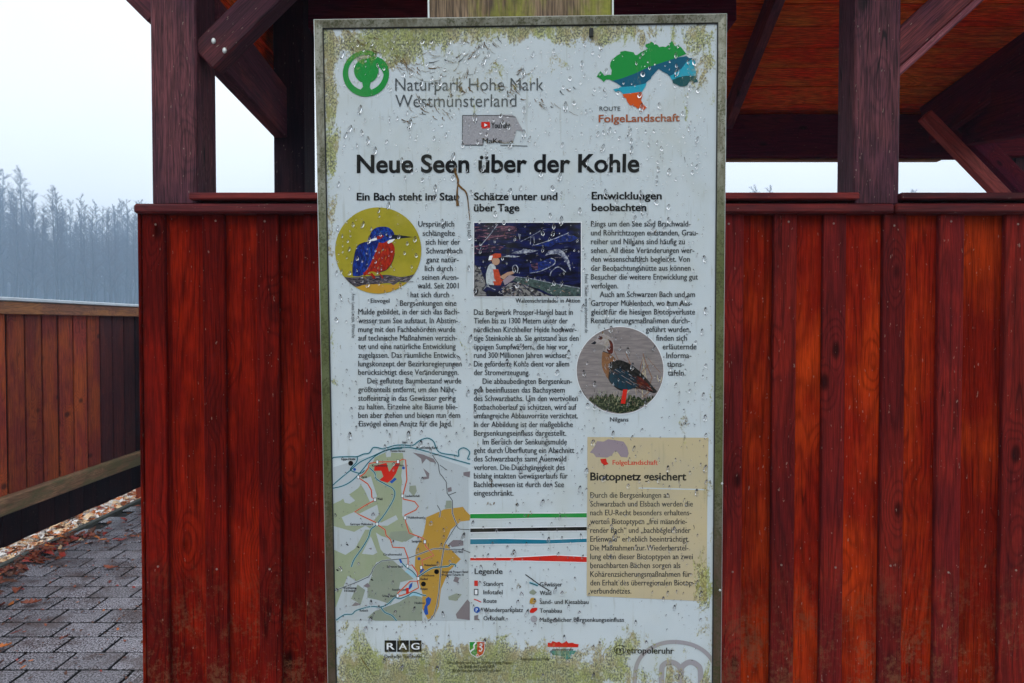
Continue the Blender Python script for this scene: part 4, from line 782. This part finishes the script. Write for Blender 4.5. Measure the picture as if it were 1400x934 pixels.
# mossy timber post that carries the board
zl = (0 - SROOT.z) / HZ.z; L0, L1 = zl + .02, SH + .45
xa = S(587, 10).x * 1.035; xb = S(836.5, 8).x * 1.035
mp = empty("mossy_post", (0, 0, 0), "broad mossy green and brown timber post standing behind the information board", "post")
cpt = MS @ Vector(((xa + xb) / 2, 0.07, L0)); mp.location = cpt; PW[mp.name] = Matrix.Translation(cpt)
me = box_mesh("post_timber", xb - xa, .08, L1 - L0, .004, [W_MOSS]); o = bpy.data.objects.new("post_timber", me)
put(o, mp, MS @ Matrix.Translation(((xa + xb) / 2, .072, (L0 + L1) / 2)))
for xx in (xa, xb):  # pale strips added along the post as bright outline halos
    o = bpy.data.objects.new("edge_halo", box_mesh("edge_halo", .003, .07, L1 - L0 - .01, .0005, [M_EDGE])); put(o, mp, MS @ Matrix.Translation((xx, .066, (L0 + L1) / 2)))

# ------------------------------------------------------------------ boarded wall
D = 1.80
def X(px, d=D): return (px - 700) / F * d
def Z(py, d=D): return at(700, py, d).z
wall = empty("boarded_wall", (X(800), D, 0), "dark red boarded timber wall with raised and recessed boards behind the information board", "wall")
segs = [(195, 226, 1), (226, 277, 0), (277, 307.5, 1), (307.5, 351, 0), (351, 381, 1), (381, 415.5, 0), (415.5, 446, 1), (446, 486, 0), (486, 518, 1), (518, 560, 0), (560, 592, 1), (592, 640, 0), (640, 672, 1), (672, 712, 0), (712, 744, 1), (744, 788, 0), (788, 820, 1), (820, 862, 0), (862, 894, 1), (894, 938, 0), (938, 968, 1), (968, 984, 0), (984, 1016, 1), (1016, 1057, 0), (1057, 1088.5, 1), (1088.5, 1125, 0), (1125, 1156.5, 1), (1156.5, 1206.5, 0), (1206.5, 1238, 1), (1238, 1282.6, 0), (1282.6, 1316.5, 1), (1316.5, 1372.7, 0), (1372.7, 1408, 1), (1408, 1450, 0), (1450, 1484, 1), (1484, 1530, 0), (1530, 1562, 1), (1562, 1606, 0), (1606, 1640, 1), (1640, 1690, 0), (1690, 1722, 1)]
ztop = Z(291)
bm = bmesh.new(); bmesh.ops.create_uvsphere(bm, u_segments=8, v_segments=5, radius=.0026); NAIL = bpy.data.meshes.new("nail"); bm.to_mesh(NAIL); bm.free(); NAIL.materials.append(simple("nail_steel", (.30, .22, .18), .5, .5))
random.seed(5)
for (a, b_, fr) in segs:
    left = a < 700
    zt_ = ztop + (0 if fr else -.002)
    if fr:
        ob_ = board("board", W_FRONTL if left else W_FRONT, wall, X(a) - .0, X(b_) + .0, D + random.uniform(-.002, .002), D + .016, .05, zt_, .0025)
        if 984 <= a < 1400 or a < 400:
            for zn in (Z(306 + random.uniform(-4, 3)), 1.0 + random.uniform(-.01, .01)):
                put(bpy.data.objects.new("nail", NAIL), ob_, Matrix.Translation((X((a + b_) / 2 + random.uniform(-5, 5)), D - .0022, zn)))
    else:
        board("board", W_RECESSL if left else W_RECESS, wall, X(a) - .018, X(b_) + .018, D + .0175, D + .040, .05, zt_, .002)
board("end_batten", W_RECESSL, wall, X(190.5), X(194.6), D - .004, D + .05, .05, ztop, .002)
beam("bottom_rail", W_FRONT, wall, (X(192), D + .065, .12), (X(1722), D + .065, .12), .09, .038, Vector((0, 1, 0)))
beam("middle_rail", W_FRONT, wall, (X(192), D + .065, 1.0), (X(1722), D + .065, 1.0), .09, .038, Vector((0, 1, 0)))
cz = (Z(280) + Z(293)) / 2; ch = Z(280) - Z(293)
beam("cap_rail", W_CAP, wall, (X(189.5), D + .03, cz), (X(1216), D + .03, cz), ch, .10, bev=.005)
beam("cap_rail", W_CAP, wall, (X(1217.6), D + .03, cz), (X(1724), D + .03, cz), ch + .001, .10, bev=.005)
for (a, b_) in ((263, 1170), (1226, 1724)):
    z1 = Z(264.5, D); z0 = Z(274)
    beam("sill", W_CAP, wall, (X(a), D + .05, (z0 + z1) / 2), (X(b_), D + .05, (z0 + z1) / 2), z1 - z0, .13, bev=.003)
    beam("sill_packer", W_NEARBLACK, wall, (X(a + 10), D + .062, (z0 + Z(280)) / 2), (X(b_ - 8), D + .062, (z0 + Z(280)) / 2), z0 - Z(280) - .001, .08, bev=0)

# ------------------------------------------------------------------ shelter
sh = empty("timber_shelter", (.6, 3.1, 0), "open timber shelter with dark posts, braces and reddish boarded roof behind the wall", "shelter")
def post(px0, px1, dfront, depth, z0, z1, mat=W_POST):
    return board("post", mat, sh, X(px0, dfront), X(px1, dfront), dfront, dfront + depth, z0, z1, .004)
EB, ET = 2.63, 2.88     # eave beam bottom and top
SL = math.tan(R(25)); RIDGE = 3.15
post(210, 272, D + .004, .118, Z(279.5), 2.62)
post(1165, 1227, D + .004, .095, Z(279.5), 2.62)
post(1640, 1700, D + .004, .11, Z(279.5), 2.62)
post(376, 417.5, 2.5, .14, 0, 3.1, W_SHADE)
XL, XR = X(205), 2.95
beam("eave_beam", W_BEAM, sh, (XL, D + .06, (EB + ET) / 2), (XR, D + .06, (EB + ET) / 2), ET - EB, .12)
z0 = at(700, 213, 4.5).z; z1 = at(700, 156, 4.5).z
beam("eave_beam", W_BEAM, sh, (-1.03, 4.56, (z0 + z1) / 2), (at(1445, 0, 4.5).x, 4.56, (z0 + z1) / 2), z1 - z0, .12)
o = beam("beam_trim", W_RAIL, sh, (-1.02, 4.6, z0 - .006), (at(1300, 0, 4.5).x, 4.6, z0 - .006), .012, .06)
# side plank left
beam("side_plank", W_BRACE, sh, (-.778, 1.925, EYE + .672 + .085), (-.778, 2.52, EYE + .624 + .085), .045, .17, Vector((0, 0, 1)), label="slanting plank with a brown lit underside between two left posts")
zz_ = EYE + .80
while zz_ < 3.2:
    beam("gable_board", W_CEIL, sh, (-.84, 1.93, zz_ + .07), (-.84, 3.1, zz_ + .07), .018, .134, Vector((0, 0, 1)), bev=.0015); zz_ += .14
# knee braces at the near left post
a1 = at(282, 84, D + .04); a2 = at(400, -34, D + .04)
br = beam("brace", W_BRACE, sh, a1, a2, .078, .055)
for (bx, by) in ((292, 56), (307, 69)):
    bm = bmesh.new(); bmesh.ops.create_uvsphere(bm, u_segments=10, v_segments=8, radius=.0055)
    for v in bm.verts: v.co.y *= .6; v.co.z *= 1.35
    me = bpy.data.meshes.new("bolt"); bm.to_mesh(me); bm.free(); me.materials.append(M_EDGE)
    put(bpy.data.objects.new("bolt", me), br, Matrix.Translation(at(bx, by, D + .011)))
beam("brace", W_BRACE, sh, at(222, 22, D + .05), at(150, -50, D + .05), .07, .05)
# ceiling: far slope boards run along X
def ceil_pt(x, d): return Vector((x, d, ET + (4.5 - d) * SL))
nb = 11; dd = (4.62 - RIDGE) / nb
xl, xr = -1.02, 3.05
def ceiling_piece(d0, d1, x0, x1, slope, top, mat):
    p0 = Vector((0, d0, top(d0))); p1 = Vector((0, d1, top(d1))); yv = (p1 - p0).normalized(); mid = (p0 + p1) / 2
    beam("ceiling_board", mat, sh, (x0, mid.y, mid.z), (x1, mid.y, mid.z), .018, (p1 - p0).length - .005, yv, bev=.0015)
topf = lambda d: ET + .015 + (4.56 - d) * SL
for i in range(nb):
    ceiling_piece(RIDGE + i * dd, RIDGE + (i + 1) * dd, -.66, xr, SL, topf, W_CEIL)
topn = lambda d: topf(RIDGE) - (RIDGE - d) * SL
d_ = RIDGE; 
while d_ > 1.62:
    ceiling_piece(d_ - dd, d_, -.90, xr, SL, topn, W_CEIL); d_ -= dd
# rafters under the far slope
def rafter(xp, w=.06, hgt=.13, x2=None):
    x2 = xp if x2 is None else x2
    p = Vector((xp, 4.5, topf(4.5) - .01 - hgt / 2 - .02)); q = Vector((x2, RIDGE, topf(RIDGE) - .01 - hgt / 2 - .02))
    beam("rafter", W_BRACE, sh, p, q, w, hgt, Vector((0, 0, 1)))
rafter(1.30, .05, .13); rafter(.35); rafter(-.60); kb = beam('brace', W_BRACE, sh, at(1176, 112, D + .05), at(1396, -87, D + .05), .072, .06)
beam('brace_lit_strip', W_BR2, kb, at(1190.5, 132, D + .05), at(1410.5, -67, D + .05), .016, .064)  # pale strip stands in for the brace's lit underside
for xx in (1.30, .35, -.60, 2.2):
    p = Vector((xx, 1.66, topn(1.66) - .095)); q = Vector((xx, RIDGE, topf(RIDGE) - .095)); beam("rafter", W_BRACE, sh, p, q, .055, .13, Vector((0, 0, 1)))
# roof sheeting on top
M_ROOF = simple("roof_felt", (.03, .03, .032), .9, var=.3, scale=20)
for (d0, d1, f_) in ((RIDGE - .02, 4.75, topf), (1.45, RIDGE + .02, topn)):
    p0 = Vector((0, d0, f_(d0) + .03)); p1 = Vector((0, d1, f_(d1) + .03)); yv = (p1 - p0).normalized(); mid = (p0 + p1) / 2
    beam("roof_sheet", M_ROOF, sh, (-.93, mid.y, mid.z), (3.15, mid.y, mid.z), .02, (p1 - p0).length, yv, bev=0)
# beam added to darken the ceiling high behind the board, hip side on the right
beam("shade_beam", W_BEAM, sh, at(421, 14, 2.62), at(1000, 4, 2.62), .17, .12)
# right hand side: hip rafter, big brace, rear corner post
beam("hip_rafter", W_BEAM, sh, at(1268, 172, 4.48), at(1450, 45, 3.75), .05, .24, Vector((0, 0, 1)))
beam("brace", W_BRACE_LIT, sh, at(1264, 158, 4.26), at(1394, 292, 4.26), .072, .06, label="reddish strip standing for the lit underside of the far right brace")  # separate plank added: the brace's lit underside as a paler colour
beam("brace", W_BEAM, sh, at(1290, 150, 4.43), at(1425, 284, 4.43), .105, .08)
beam("side_beam", W_BEAM, sh, at(1330, 158, 4.36), at(1520, 110, 3.2), .10, .34, Vector((0, 0, 1)))
board("post", W_POST, sh, at(1391, 0, 4.55).x, at(1432, 0, 4.55).x, 4.55, 4.70, 0, EB + .1, .004)
board("post", W_POST, sh, -1.0, -.88, 4.55, 4.68, 0, EB + .2, .004)

# ------------------------------------------------------------------ left fence
FX = -3.38
fence = empty("boarded_fence", (FX, 5.4, 0), "lower reddish brown boarded fence with a pale capping strip, left of the wall", "fence")
zr0 = Z(429, 4.93); zr1 = at(0, 412, 4.93).z
random.seed(9)
edges = [3.0 + .187 * i for i in range(-8, 20)]
zl1 = at(0, 676, 4.9).z; zl0 = at(0, 699, 4.9).z
off = 4.93 - (3.0 + .187 * 10)
for e0 in edges:
    y0 = e0 + off; y1 = y0 + .187
    if y0 > 6.85: break
    wv = random.uniform(-.004, .004)
    board("board", W_FENCE if y0 < 6.05 else W_FENCE_SHADE if y0 < 6.45 else W_NEARBLACK, fence, FX - .004 + wv * .4, FX + .008 + wv * .4, y0 + .010, min(y1, 6.94) - .010, zl1 - .06, zr0 + .02, .002)  # shade at the far end put into darker board materials
    board("kick_board", W_NEARBLACK, fence, FX - .055, FX - .035, y0 + .003, min(y1, 6.94) - .003, .10 + random.uniform(-.003, .003), zl0 + .02, .002)
board("gap_backing", W_NEARBLACK, fence, FX - .034, FX - .020, 1.5, 6.93, zl1 - .05, zr0 + .015, 0)  # dark sheet added behind the boards so their gaps read black
beam("top_rail", W_RAIL, fence, (FX + .012, 1.5, (zr0 + zr1) / 2), (FX + .012, 6.94, (zr0 + zr1) / 2 - .004), .085, zr1 - zr0, Vector((0, 0, 1)))
M_CAP = simple("capping_strip", (.58, .66, .72), .35, .2, .25, 12)
beam("capping_strip", M_CAP, fence, (FX + .005, 1.45, zr1 + .020), (FX + .005, 6.98, zr1 + .010), .13, .024, Vector((0, 0, 1)), bev=.004)
beam("low_rail", W_RAILG, fence, (FX + .025, 1.5, (zl0 + zl1) / 2), (FX + .025, 6.94, (zl0 + zl1) / 2 - .01), .085, zl1 - zl0, Vector((0, 0, 1)), bev=.006)
for yy in (1.6, 3.4, 6.86):
    board("fence_post", W_FENCE, fence, FX - .13, FX - .056, yy, yy + .09, -.05, zr1, .003)
beam("edging", simple("edging_concrete", (.055, .06, .05), .8, var=.4, scale=30, bump=.5), fence, (FX + .0, 1.5, -.02), (FX + .0, 6.92, -.02), .05, .06, Vector((0, 0, 1)))
f2 = empty("boarded_fence", (-1.2, 6.97, 0), "shaded return of the boarded fence behind the wall's left end", "fence")
y_ = FX - .06
while y_ < 3.9:
    board("board", W_NEARBLACK if y_ < -3 else W_FENCE, f2, y_ + .003, y_ + .184, 6.96, 6.98, .0, zr0 + .02, .002); y_ += .187  # corner boards near-black as well, shade carried by the material
beam("top_rail", W_RAIL, f2, (FX + .06, 6.95, (zr0 + zr1) / 2), (3.95, 6.95, (zr0 + zr1) / 2), zr1 - zr0, .085)
beam("low_rail", W_RAILG, f2, (FX + .075, 6.93, (zl0 + zl1) / 2), (3.95, 6.93, (zl0 + zl1) / 2), zl1 - zl0, .05)

# ------------------------------------------------------------------ leaves
LM = [simple("leaf_rust", (.26, .055, .018), .45, var=.4, scale=40), simple("leaf_brown", (.12, .04, .018), .5, var=.4, scale=40), simple("leaf_orange", (.62, .18, .03), .45, var=.4, scale=40), simple("leaf_pale", (.85, .60, .36), .5, var=.3, scale=40), simple("leaf_glare", (.88, .85, .82), .4, var=.2, scale=40), simple("leaf_red", (.35, .03, .015), .45, var=.3, scale=40)]
def leaf_geo(L, lobed=True, rng=random):
    out = []
    n = 9
    for i in range(n + 1):
        t_ = i / n; w_ = math.sin(math.pi * t_ ** .8) * .30 * (1 - (.35 if (lobed and i % 2) else 0))
        out.append((t_, w_))
    vs = []; fs = []; curl = rng.uniform(.2, 1.1); bend = rng.uniform(-.5, .5)
    for t_, w_ in out:
        zc = bend * (t_ - .5) ** 2
        vs += [((t_ - .5) * L, -w_ * L, (zc + curl * w_ * w_) * L * 2), ((t_ - .5) * L, 0, zc * L), ((t_ - .5) * L, w_ * L, (zc + curl * w_ * w_) * L * 2)]
    for i in range(n):
        a = i * 3; fs += [(a, a + 3, a + 4, a + 1), (a + 1, a + 4, a + 5, a + 2)]
    return vs, fs
def litter(name, n, spot, mats, weights, L=(.05, .10), zmax=.02, lift=.0):
    V = []; Fc = []; MI = []
    for i in range(n):
        x, y = spot()
        v, f = leaf_geo(random.uniform(*L)); M = Matrix.Translation((x, y, lift + .004 + random.random() ** 2 * zmax)) @ Matrix.Rotation(random.uniform(0, 6.28), 4, 'Z') @ Matrix.Rotation(random.gauss(0, .28), 4, 'X') @ Matrix.Rotation(random.gauss(0, .22), 4, 'Y')
        k = len(V); mi = random.choices(range(len(mats)), weights)[0]
        V += [tuple(M @ Vector(p)) for p in v]; Fc += [tuple(k + q for q in ff) for ff in f]; MI += [mi] * len(f)
    me = bpy.data.meshes.new(name); me.from_pydata(V, [], Fc)
    for m in mats: me.materials.append(m)
    me.polygons.foreach_set("material_index", MI)
    o = bpy.data.objects.new(name, me); COL.objects.link(o); o['kind'] = 'stuff'; return o
random.seed(31)
def pile():
    while True:
        y = random.uniform(3.3, 5.6); x = -3.33 + abs(random.gauss(0, .10 + max(0, 4.6 - y) * .28))
        if x < -2.0: return x, y
setp(litter("leaf_litter", 330, pile, LM, (5, 6, 2, .3, 0, 3), (.05, .10), .03), "drift of wet rust brown oak leaves along the foot of the left fence", "leaves")
setp(litter("leaf_litter", 120, lambda: (random.uniform(-3.3, -1.6), 5.3 + abs(random.gauss(0, .7)) * .8), LM, (3, 6, 1, 0, 0, 2), (.03, .07), .008), "thin scatter of dark small leaves near the far fence corner", "leaves")
setp(litter("leaf_litter", 620, lambda: (random.uniform(-3.3, -1.0), random.uniform(2.6, 5.6)), LM, (2, 8, 1, 0, 0, 1), (.012, .03), .003), "small crumbs of dead leaf and twig strewn over the wet pavers", "leaves")
setp(litter("leaf_litter", 3600, lambda: (random.uniform(-4.1, -3.44), random.uniform(3.4, 7.2)), LM, (1, .5, 7, 11, 11, 2), (.05, .10), .05, -.045), "leaves coloured pale and orange for the outdoor brightness, seen through the gap under the fence", "leaves")  # glare outside the fence put into the pale leaf colours
M_TW = simple("pale_twig", (.7, .66, .6), .6)
leaves = [(151, 777, 2, "flat rust red leaf lying on the pavers nearest the wall end", .10), (43, 826, 2, "lone orange brown leaf on the pavers below the leaf drift", .105), (160, 738, 5, "small dark red leaf on the pavers up near the fence corner", .075), (2, 886, 2, "bright orange leaf cut by the left picture edge", .09)]
for (px, py, mi, lab, L) in leaves:
    r = ray(px, py); p = EYEV + r * ((.006 - EYE) / r.z)
    v, f = leaf_geo(L); me = bpy.data.meshes.new("fallen_leaf"); me.from_pydata(v, [], f); me.materials.append(LM[mi if mi != 2 else (2 if px < 10 else 0)])
    o = bpy.data.objects.new("fallen_leaf", me); COL.objects.link(o); o.location = (p.x, p.y, .010); o.rotation_euler = (random.uniform(-.08, .08), random.uniform(-.08, .08), random.uniform(-.3, .3)); setp(o, lab, "leaf", "fallen leaves lying singly on the pavers")
# pale grass stalks in the gap
vs = []; fs = []
for i in range(40):
    x = FX - random.uniform(.07, .2); y = random.uniform(4.5, 6.5); a = random.uniform(-.6, .6); L = random.uniform(.08, .22); n = len(vs)
    q = Vector((x + random.uniform(-.03, .03), y + math.sin(a) * L, -.05 + math.cos(a) * L))
    vs += [(x, y - .0018, -.05), (x, y + .0018, -.05), (q.x, q.y + .001, q.z), (x + .003, y, -.05)]; fs += [(n, n + 1, n + 2), (n, n + 2, n + 3), (n + 1, n + 3, n + 2)]
me = bpy.data.meshes.new("dry_grass"); me.from_pydata(vs, [], fs); me.materials.append(M_TW); o = bpy.data.objects.new("dry_grass", me); COL.objects.link(o); setp(o, "pale dry grass stalks outside, under the left fence", "grass", kind='stuff')

# ------------------------------------------------------------------ trees beyond
M_BARK = simple("bark", (.030, .028, .032), .9, var=.3, scale=3); M_TWIG = simple("twigs", (.095, .075, .085), .9, var=.3, scale=3)
def tube(V, Fc, pts, radii, seg):
    n0 = len(V)
    for k, p in enumerate(pts):
        d = (pts[min(k + 1, len(pts) - 1)] - pts[max(k - 1, 0)]).normalized(); s = d.orthogonal().normalized(); t_ = d.cross(s)
        for i in range(seg):
            a = 2 * math.pi * i / seg; V.append(tuple(p + (s * math.cos(a) + t_ * math.sin(a)) * radii[k]))
    for k in range(len(pts) - 1):
        for i in range(seg): a = n0 + k * seg + i; b_ = n0 + k * seg + (i + 1) % seg; Fc.append((a, b_, b_ + seg, a + seg))
def make_tree(H, seed, spread=.12, low=.36):
    rg = random.Random(seed); TV = []; TF = []; CV = []; CF = []
    n = 9; pts = []; x = y = 0
    for i in range(n):
        pts.append(Vector((x, y, H * .97 * i / (n - 1)))); x += rg.gauss(0, H * .006); y += rg.gauss(0, H * .006)
    rad = [max(.018, H * .0115 * (1 - i / (n - 1)) ** .8) for i in range(n)]; rad[0] *= 1.3
    tube(TV, TF, pts, rad, 6)
    def ptat(t_):
        f_ = t_ * (n - 1); i = min(int(f_), n - 2); return pts[i].lerp(pts[i + 1], f_ - i)
    nl = 56
    for k in range(nl):
        t_ = low + (1 - low) * (k + rg.random()) / nl; base = ptat(min(t_, .995)); az_ = rg.uniform(0, 6.283)
        L = H * spread * (1.15 - .85 * ((t_ - low) / (1 - low)) ** 1.3) * rg.uniform(.5, 1.2); up = rg.uniform(.5, 1.3)
        d = Vector((math.cos(az_), math.sin(az_), up)).normalized(); bp = [base]; m_ = 5
        for j in range(m_):
            d = (d + Vector((rg.gauss(0, .12), rg.gauss(0, .12), rg.gauss(.05, .1)))).normalized(); bp.append(bp[-1] + d * L / m_)
        r0 = max(.02, .045 * L / (H * spread)); big = L > H * .12
        if big and t_ < .65: tube(TV, TF, bp, [r0 * (1 - .13 * j) for j in range(m_ + 1)], 4)
        else: tube(CV, CF, bp, [r0 * .8 * (1 - .16 * j) for j in range(m_ + 1)], 3)
        for j in range(1, m_ + 1):
            for q in range(5):
                a2 = rg.uniform(0, 6.283); d2 = (d * .6 + Vector((math.cos(a2), math.sin(a2), rg.uniform(-.1, 1.0)))).normalized(); l2 = L * rg.uniform(.16, .42)
                p1 = bp[j] + d2 * l2 * .5; p2 = p1 + (d2 + Vector((rg.gauss(0, .3), rg.gauss(0, .3), .2))).normalized() * l2 * .5
                tube(CV, CF, [bp[j], p1, p2], [.013, .009, .006], 3)
                for w_ in range(2):
                    a3 = rg.uniform(0, 6.283); d3 = (d2 + Vector((math.cos(a3), math.sin(a3), .4)) * .9).normalized(); tube(CV, CF, [p1, p1 + d3 * l2 * .4], [.009, .005], 3)
    out = []
    for nm, V, Fc, m in (("trunk", TV, TF, M_BARK), ("crown", CV, CF, M_TWIG)):
        me = bpy.data.meshes.new(nm); me.from_pydata(V, [], Fc); me.materials.append(m); out.append(me)
    return out
protos = [make_tree(18.5, 1), make_tree(17, 2, .10, .3), make_tree(19, 3, .14, .42), make_tree(16, 4, .12, .3), make_tree(18, 5, .09, .4), make_tree(15, 6, .15, .34)]
LBL = "bare winter tree fading into the fog in the wood beyond the left fence"
def plant(k, x, y, s, lab=LBL, grp="bare trees of the foggy wood"):
    e_ = bpy.data.objects.new("bare_tree", None); COL.objects.link(e_); e_.location = (x, y, -.1); e_.rotation_euler = (0, 0, random.uniform(0, 6.28)); e_.scale = (s, s, s); setp(e_, lab, "tree", grp)
    for me, nm in zip(protos[k], ("trunk", "crown")):
        o = bpy.data.objects.new(nm, me); COL.objects.link(o); o.parent = e_
random.seed(77)
rows_ = [(170, 3.0, 1.78), (180, 2.7, 1.84), (192, 2.6, 1.93), (206, 2.6, 2.05), (222, 2.7, 2.18)]
for (dist, step, ms) in rows_:
    x = X(-90, dist)
    while x < X(205, dist):
        px = 700 + x / dist * F
        tall = 1.0 + .13 * math.exp(-((px - 5) / 38) ** 2) - .10 * math.exp(-((px - 62) / 16) ** 2) + .02 * math.sin(px / 13) - .0005 * max(0, px - 60)
        plant(random.randrange(6), x, dist + random.uniform(-2.5, 2.5), 1.0 * ms * tall * random.uniform(.88, 1.06)); x += step * random.uniform(.6, 1.4)
for (px, py, d, k) in ((1030, 255, 176, 5), (1050, 253, 178, 3), (1250, 258, 176, 0), (1239, 261, 182, 2), (1368, 259, 172, 4)):
    Ht = at(px, py, d).z + .1; plant(k, X(px, d), d, Ht / (18.5, 17, 19, 16, 18, 15)[k], {1030: "left of the two pale treetops showing over the sill right of the board", 1050: "right of the two pale treetops showing over the sill right of the board", 1250: "taller faint treetop over the sill just right of the right post", 1239: "shorter faint treetop over the sill touching the right post", 1368: "faint treetop under the slanting brace at the far right"}[px], "treetops over the sill")
wood_trees = [o for o in COL.objects if o.get('group') == "bare trees of the foggy wood" and o.location.y < 175]
pxs = sorted(wood_trees, key=lambda o: o.location.x / o.location.y)
inview = [o for o in pxs if -.692 < o.location.x / o.location.y < -.505]
inview[0]['label'] = "tall bare tree at the left picture edge, nearest row of the foggy wood"
inview[-1]['label'] = "small bare tree of the nearest row right beside the wall end"
# dark mass of the wood behind the rows
vs = []; fs = []
rg = random.Random(4)
for i in range(12000):
    d = rg.uniform(235, 280); x = X(rg.uniform(-170, 215), d); l = rg.uniform(3, 13); z = rg.random() ** 1.5 * (33 - l) - .5; w_ = rg.uniform(.07, .20); n = len(vs)
    dx = rg.gauss(0, .04) * l
    vs += [(x - w_, d, z), (x + w_, d, z), (x + dx, d, z + l), (x, d + w_, z)]; fs += [(n, n + 1, n + 2), (n, n + 2, n + 3), (n + 1, n + 3, n + 2)]
me = bpy.data.meshes.new("far_wood"); me.from_pydata(vs, [], fs); me.materials.append(M_TWIG); o = bpy.data.objects.new("far_wood", me); COL.objects.link(o); setp(o, "dense foggy depths of the bare wood behind the front trees", "wood", kind='stuff')

# ------------------------------------------------------------------ haze
hz = bpy.data.meshes.new("haze"); bm = bmesh.new(); bmesh.ops.create_cube(bm, size=1)
for v in bm.verts: v.co = Vector((v.co.x * 700, v.co.y * 700, -1.2 if v.co.z < 0 else 44))
bm.to_mesh(hz); bm.free()
hm = bpy.data.materials.new("haze"); hm.use_nodes = True; hm.node_tree.nodes.clear(); ho = hm.node_tree.nodes.new("ShaderNodeOutputMaterial"); hv = hm.node_tree.nodes.new("ShaderNodeVolumePrincipled")
hv.inputs['Color'].default_value = (.52, .73, 1, 1); hv.inputs['Density'].default_value = .0028; hv.inputs['Anisotropy'].default_value = .0
hm.node_tree.links.new(hv.outputs[0], ho.inputs['Volume']); hz.materials.append(hm)
o = bpy.data.objects.new("haze", hz); COL.objects.link(o); o['kind'] = 'stuff'; o['label'] = "pale winter fog lying over the whole place"
